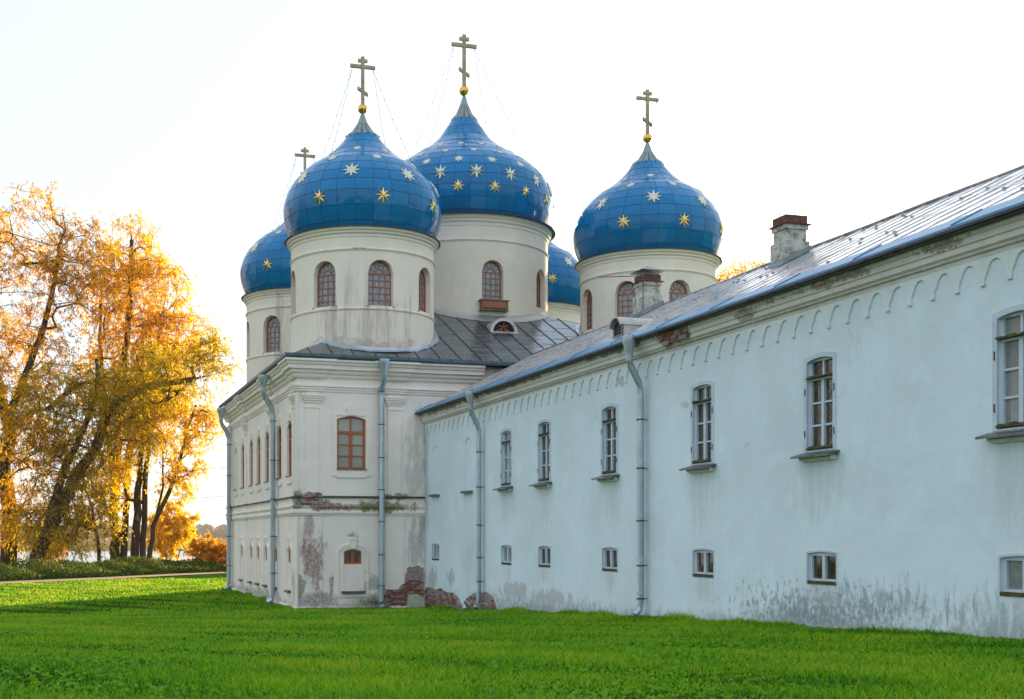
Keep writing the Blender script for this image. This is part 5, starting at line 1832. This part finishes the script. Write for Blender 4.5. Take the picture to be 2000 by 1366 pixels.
# far forest across the river
rng = np.random.default_rng(42)
t = NT('far_forest_leaves')
t.set(Base_Color=t.mix(t.rng(t.noise(.02, 3), .4, .6), (0.10, 0.065, 0.03), (0.16, 0.09, 0.04)), Roughness=1.0)
mb = MB()
rg = random.Random(8)
for k in range(900):
    x = rg.uniform(-500, 900)
    y = rg.uniform(1500, 1900)
    r, h = rg.uniform(8, 14), rg.uniform(13, 19)
    z0 = ground_z(x, y)
    prof = [(0.1, 1.0), (.55, .86), (.9, .6), (1.0, .35), (.8, .12), (.3, 0)]
    n = 7
    a0 = rg.uniform(0, 1)
    vs_ = [(x + r * p * math.cos(a0 + 2 * PI * i / n) * rg.uniform(.8, 1.2), y + r * p * math.sin(a0 + 2 * PI * i / n), z0 + h * q * rg.uniform(.92, 1.05)) for p, q in prof for i in range(n)]
    mb.add(vs_, [(j * n + i, (j + 1) * n + i, (j + 1) * n + (i + 1) % n, j * n + (i + 1) % n) for j in range(len(prof) - 1) for i in range(n)] + [tuple(range(n))])
tag(build('far_forest', mb, t.m, smooth=60, fix=False), 'hazy line of forest on the far river bank', 'forest', kind='stuff')

# grass: single blades, thinning and coarsening with distance
rng = np.random.default_rng(43)


def lawn_points(n, p, d0, d1, half=R(33)):
    u = rng.uniform(0, 1, n)
    e = 2 - p
    d = (d0 ** e + u * (d1 ** e - d0 ** e)) ** (1 / e)
    a = YAW + R(3.5) + rng.uniform(-half, half, n)
    x, y = d * np.sin(a), d * np.cos(a)
    k = ~((x > XW - .02) & (y > 0) & (y < 48)) & ~((x > LY - .1) & (y > 47.35) & (y < 67.7)) & (y > 2)
    pathy = np.interp(x, [p_[0] for p_ in pp], [p_[1] for p_ in pp])
    k &= y < pathy - 1.6
    x, y, d = x[k], y[k], d[k]
    yy = np.array([-60, 4, 15.4, 28, 47.5, 70, 92, 104, 124.])
    z = np.interp(y, yy, [ground_z(0, q) for q in yy])
    return x, y, z, d


x, y, z, d = lawn_points(400000, 1.55, 9.0, 84)
# longer blades where the mower does not reach, along the walls
nf = 15000
fy = np.concatenate([rng.uniform(9, 47.3, nf), np.full(4000, 47.3) - rng.uniform(0, .35, 4000) ** 1.3, rng.uniform(47.5, 67, 6000)])
fx = np.concatenate([XW - .02 - rng.uniform(0, .55, nf) ** 1.6, rng.uniform(9.2, 14.4, 4000), LY - .05 - rng.uniform(0, .5, 6000) ** 1.6])
long_ = np.concatenate([np.ones(len(x)), rng.uniform(.7, 1.7, len(fx)) * (1 + .5 * np.sin(fy * 2.1) * np.sin(fy * .7))])
x, y = np.concatenate([x, fx]), np.concatenate([y, fy])
z = np.concatenate([z, [ground_z(0, q) for q in fy]])
d = np.hypot(x, y)
n = len(x)
patch = np.sin(x * .9 + 1.3 * np.sin(y * .35)) * np.sin(y * .55 + 2 * np.sin(x * .21)) + .6 * np.sin(x * 2.3 + y * 1.7)
h = (.060 + .026 * np.clip(patch, -1, 1)) * rng.uniform(.55, 1.5, n) * (1 + .004 * d) * long_
w = .0045 + .00042 * d
an = rng.uniform(0, 2 * PI, n)
ca, sa = np.cos(an), np.sin(an)
bd = rng.uniform(.25, 1.0, n) * h
lean = rng.uniform(0, 2 * PI, n)
base = np.stack([x, y, z - .01], 1)
side = np.stack([ca, sa, np.zeros(n)], 1) * w[:, None]
ln = np.stack([np.cos(lean) * bd, np.sin(lean) * bd, np.zeros(n)], 1)
mid = base + ln * .35 + np.stack([np.zeros(n), np.zeros(n), h * .62], 1)
tip = base + ln + np.stack([np.zeros(n), np.zeros(n), h], 1)
V_ = np.stack([base - side, base + side, mid + side * .75, mid - side * .75, tip], 1).reshape(-1, 3)
o = np.arange(n)[:, None] * 5
F_ = np.concatenate([o + np.array([0, 1, 2, 3]), o + np.array([3, 2, 4])], 1).ravel()
cn = np.tile([4, 3], n)
rv = np.clip(.5 + .22 * np.clip(patch, -1.2, 1.2) + rng.normal(0, .30, n), 0, 1)
me = np_mesh('grass', V_, F_, cn, LEAF['grass'], np.repeat(rv, 5))
tag(link('grass', me), 'short bright green grass covering the lawn', 'grass', kind='stuff')
# broad-leaved weeds in rosettes
x, y, z, d = lawn_points(24000, 1.45, 9.0, 48)
q = (np.sin(x * .7 + 2) * np.sin(y * .5) + rng.normal(0, .45, len(x))) > -.05
# a taller fringe against the walls
fy = rng.uniform(10, 47.3, 700)
x, y = np.concatenate([x[q], XW - .03 - rng.uniform(0, .12, 700) ** 1.2]), np.concatenate([y[q], fy])
z = np.array([ground_z(0, b) for b in y])
m_ = len(x)
k = 5
src = np.repeat(np.arange(m_), k)
an = rng.uniform(0, 2 * PI, m_ * k)
D_ = np.stack([np.cos(an), np.sin(an), rng.uniform(.15, 1.0, m_ * k)], 1)
P_ = np.stack([x, y, z + .02], 1)[src]
me = leaf_cloud('lawn_weeds', P_, D_ * 2.2, .055, .027, LEAF['weed'], rng, -.1)
tag(link('lawn_weeds', me), 'broad-leaved weeds scattered through the lawn', 'weeds', kind='stuff')

# fallen leaves
x, y, z, d = lawn_points(5200, .6, 10, 82)
q = rng.uniform(0, 1, len(x)) < np.clip(.10 + (y - 20) / 90, 0, 1) * (x < 8)
P_ = np.stack([x, y, z + .055], 1)[q]
me = leaf_cloud('fallen_leaves', P_, rng.normal(0, 1, (len(P_), 3)) * np.array([1, 1, .2]), .075, .05, LEAF['amber'], rng, 0)
tag(link('fallen_leaves', me), 'yellow fallen leaves lying in the grass', 'leaves', kind='stuff')

# overhead wires to the church
for i, (ya, yb, xe, lab) in enumerate(((912, 912, 449, 'upper thin overhead wire running from the trees to the church corner'), (962, 968, 451, 'lower thin overhead wire running from the trees to the church corner'))):
    a, b = at(140, ya - 18, 100), at(xe, yb, 67.2)
    pts = [a.lerp(b, q / 14) - Vector((0, 0, .7 * math.sin(PI * q / 14))) for q in range(15)]
    o = build('overhead_wire', MB().tube(pts, .012, 4), M['chain'])
    tag(o, lab, 'wire', 'overhead wires')

# the evening air
t = bpy.data.materials.new('evening_haze')
t.use_nodes = True
t.node_tree.nodes.clear()
ho = t.node_tree.nodes.new('ShaderNodeOutputMaterial')
hv = t.node_tree.nodes.new('ShaderNodeVolumePrincipled')
hv.inputs['Color'].default_value = (1.0, 0.95, 0.90, 1)
hv.inputs['Density'].default_value = 0.00016
hv.inputs['Anisotropy'].default_value = 0.0
t.node_tree.links.new(hv.outputs[0], ho.inputs['Volume'])
mb = MB().box((-3100, -3100, -9.4), (3100, 3100, 32))
hz = build('haze', mb, t)
tag(hz, 'thin golden evening haze over the river and far bank', 'haze', kind='stuff')
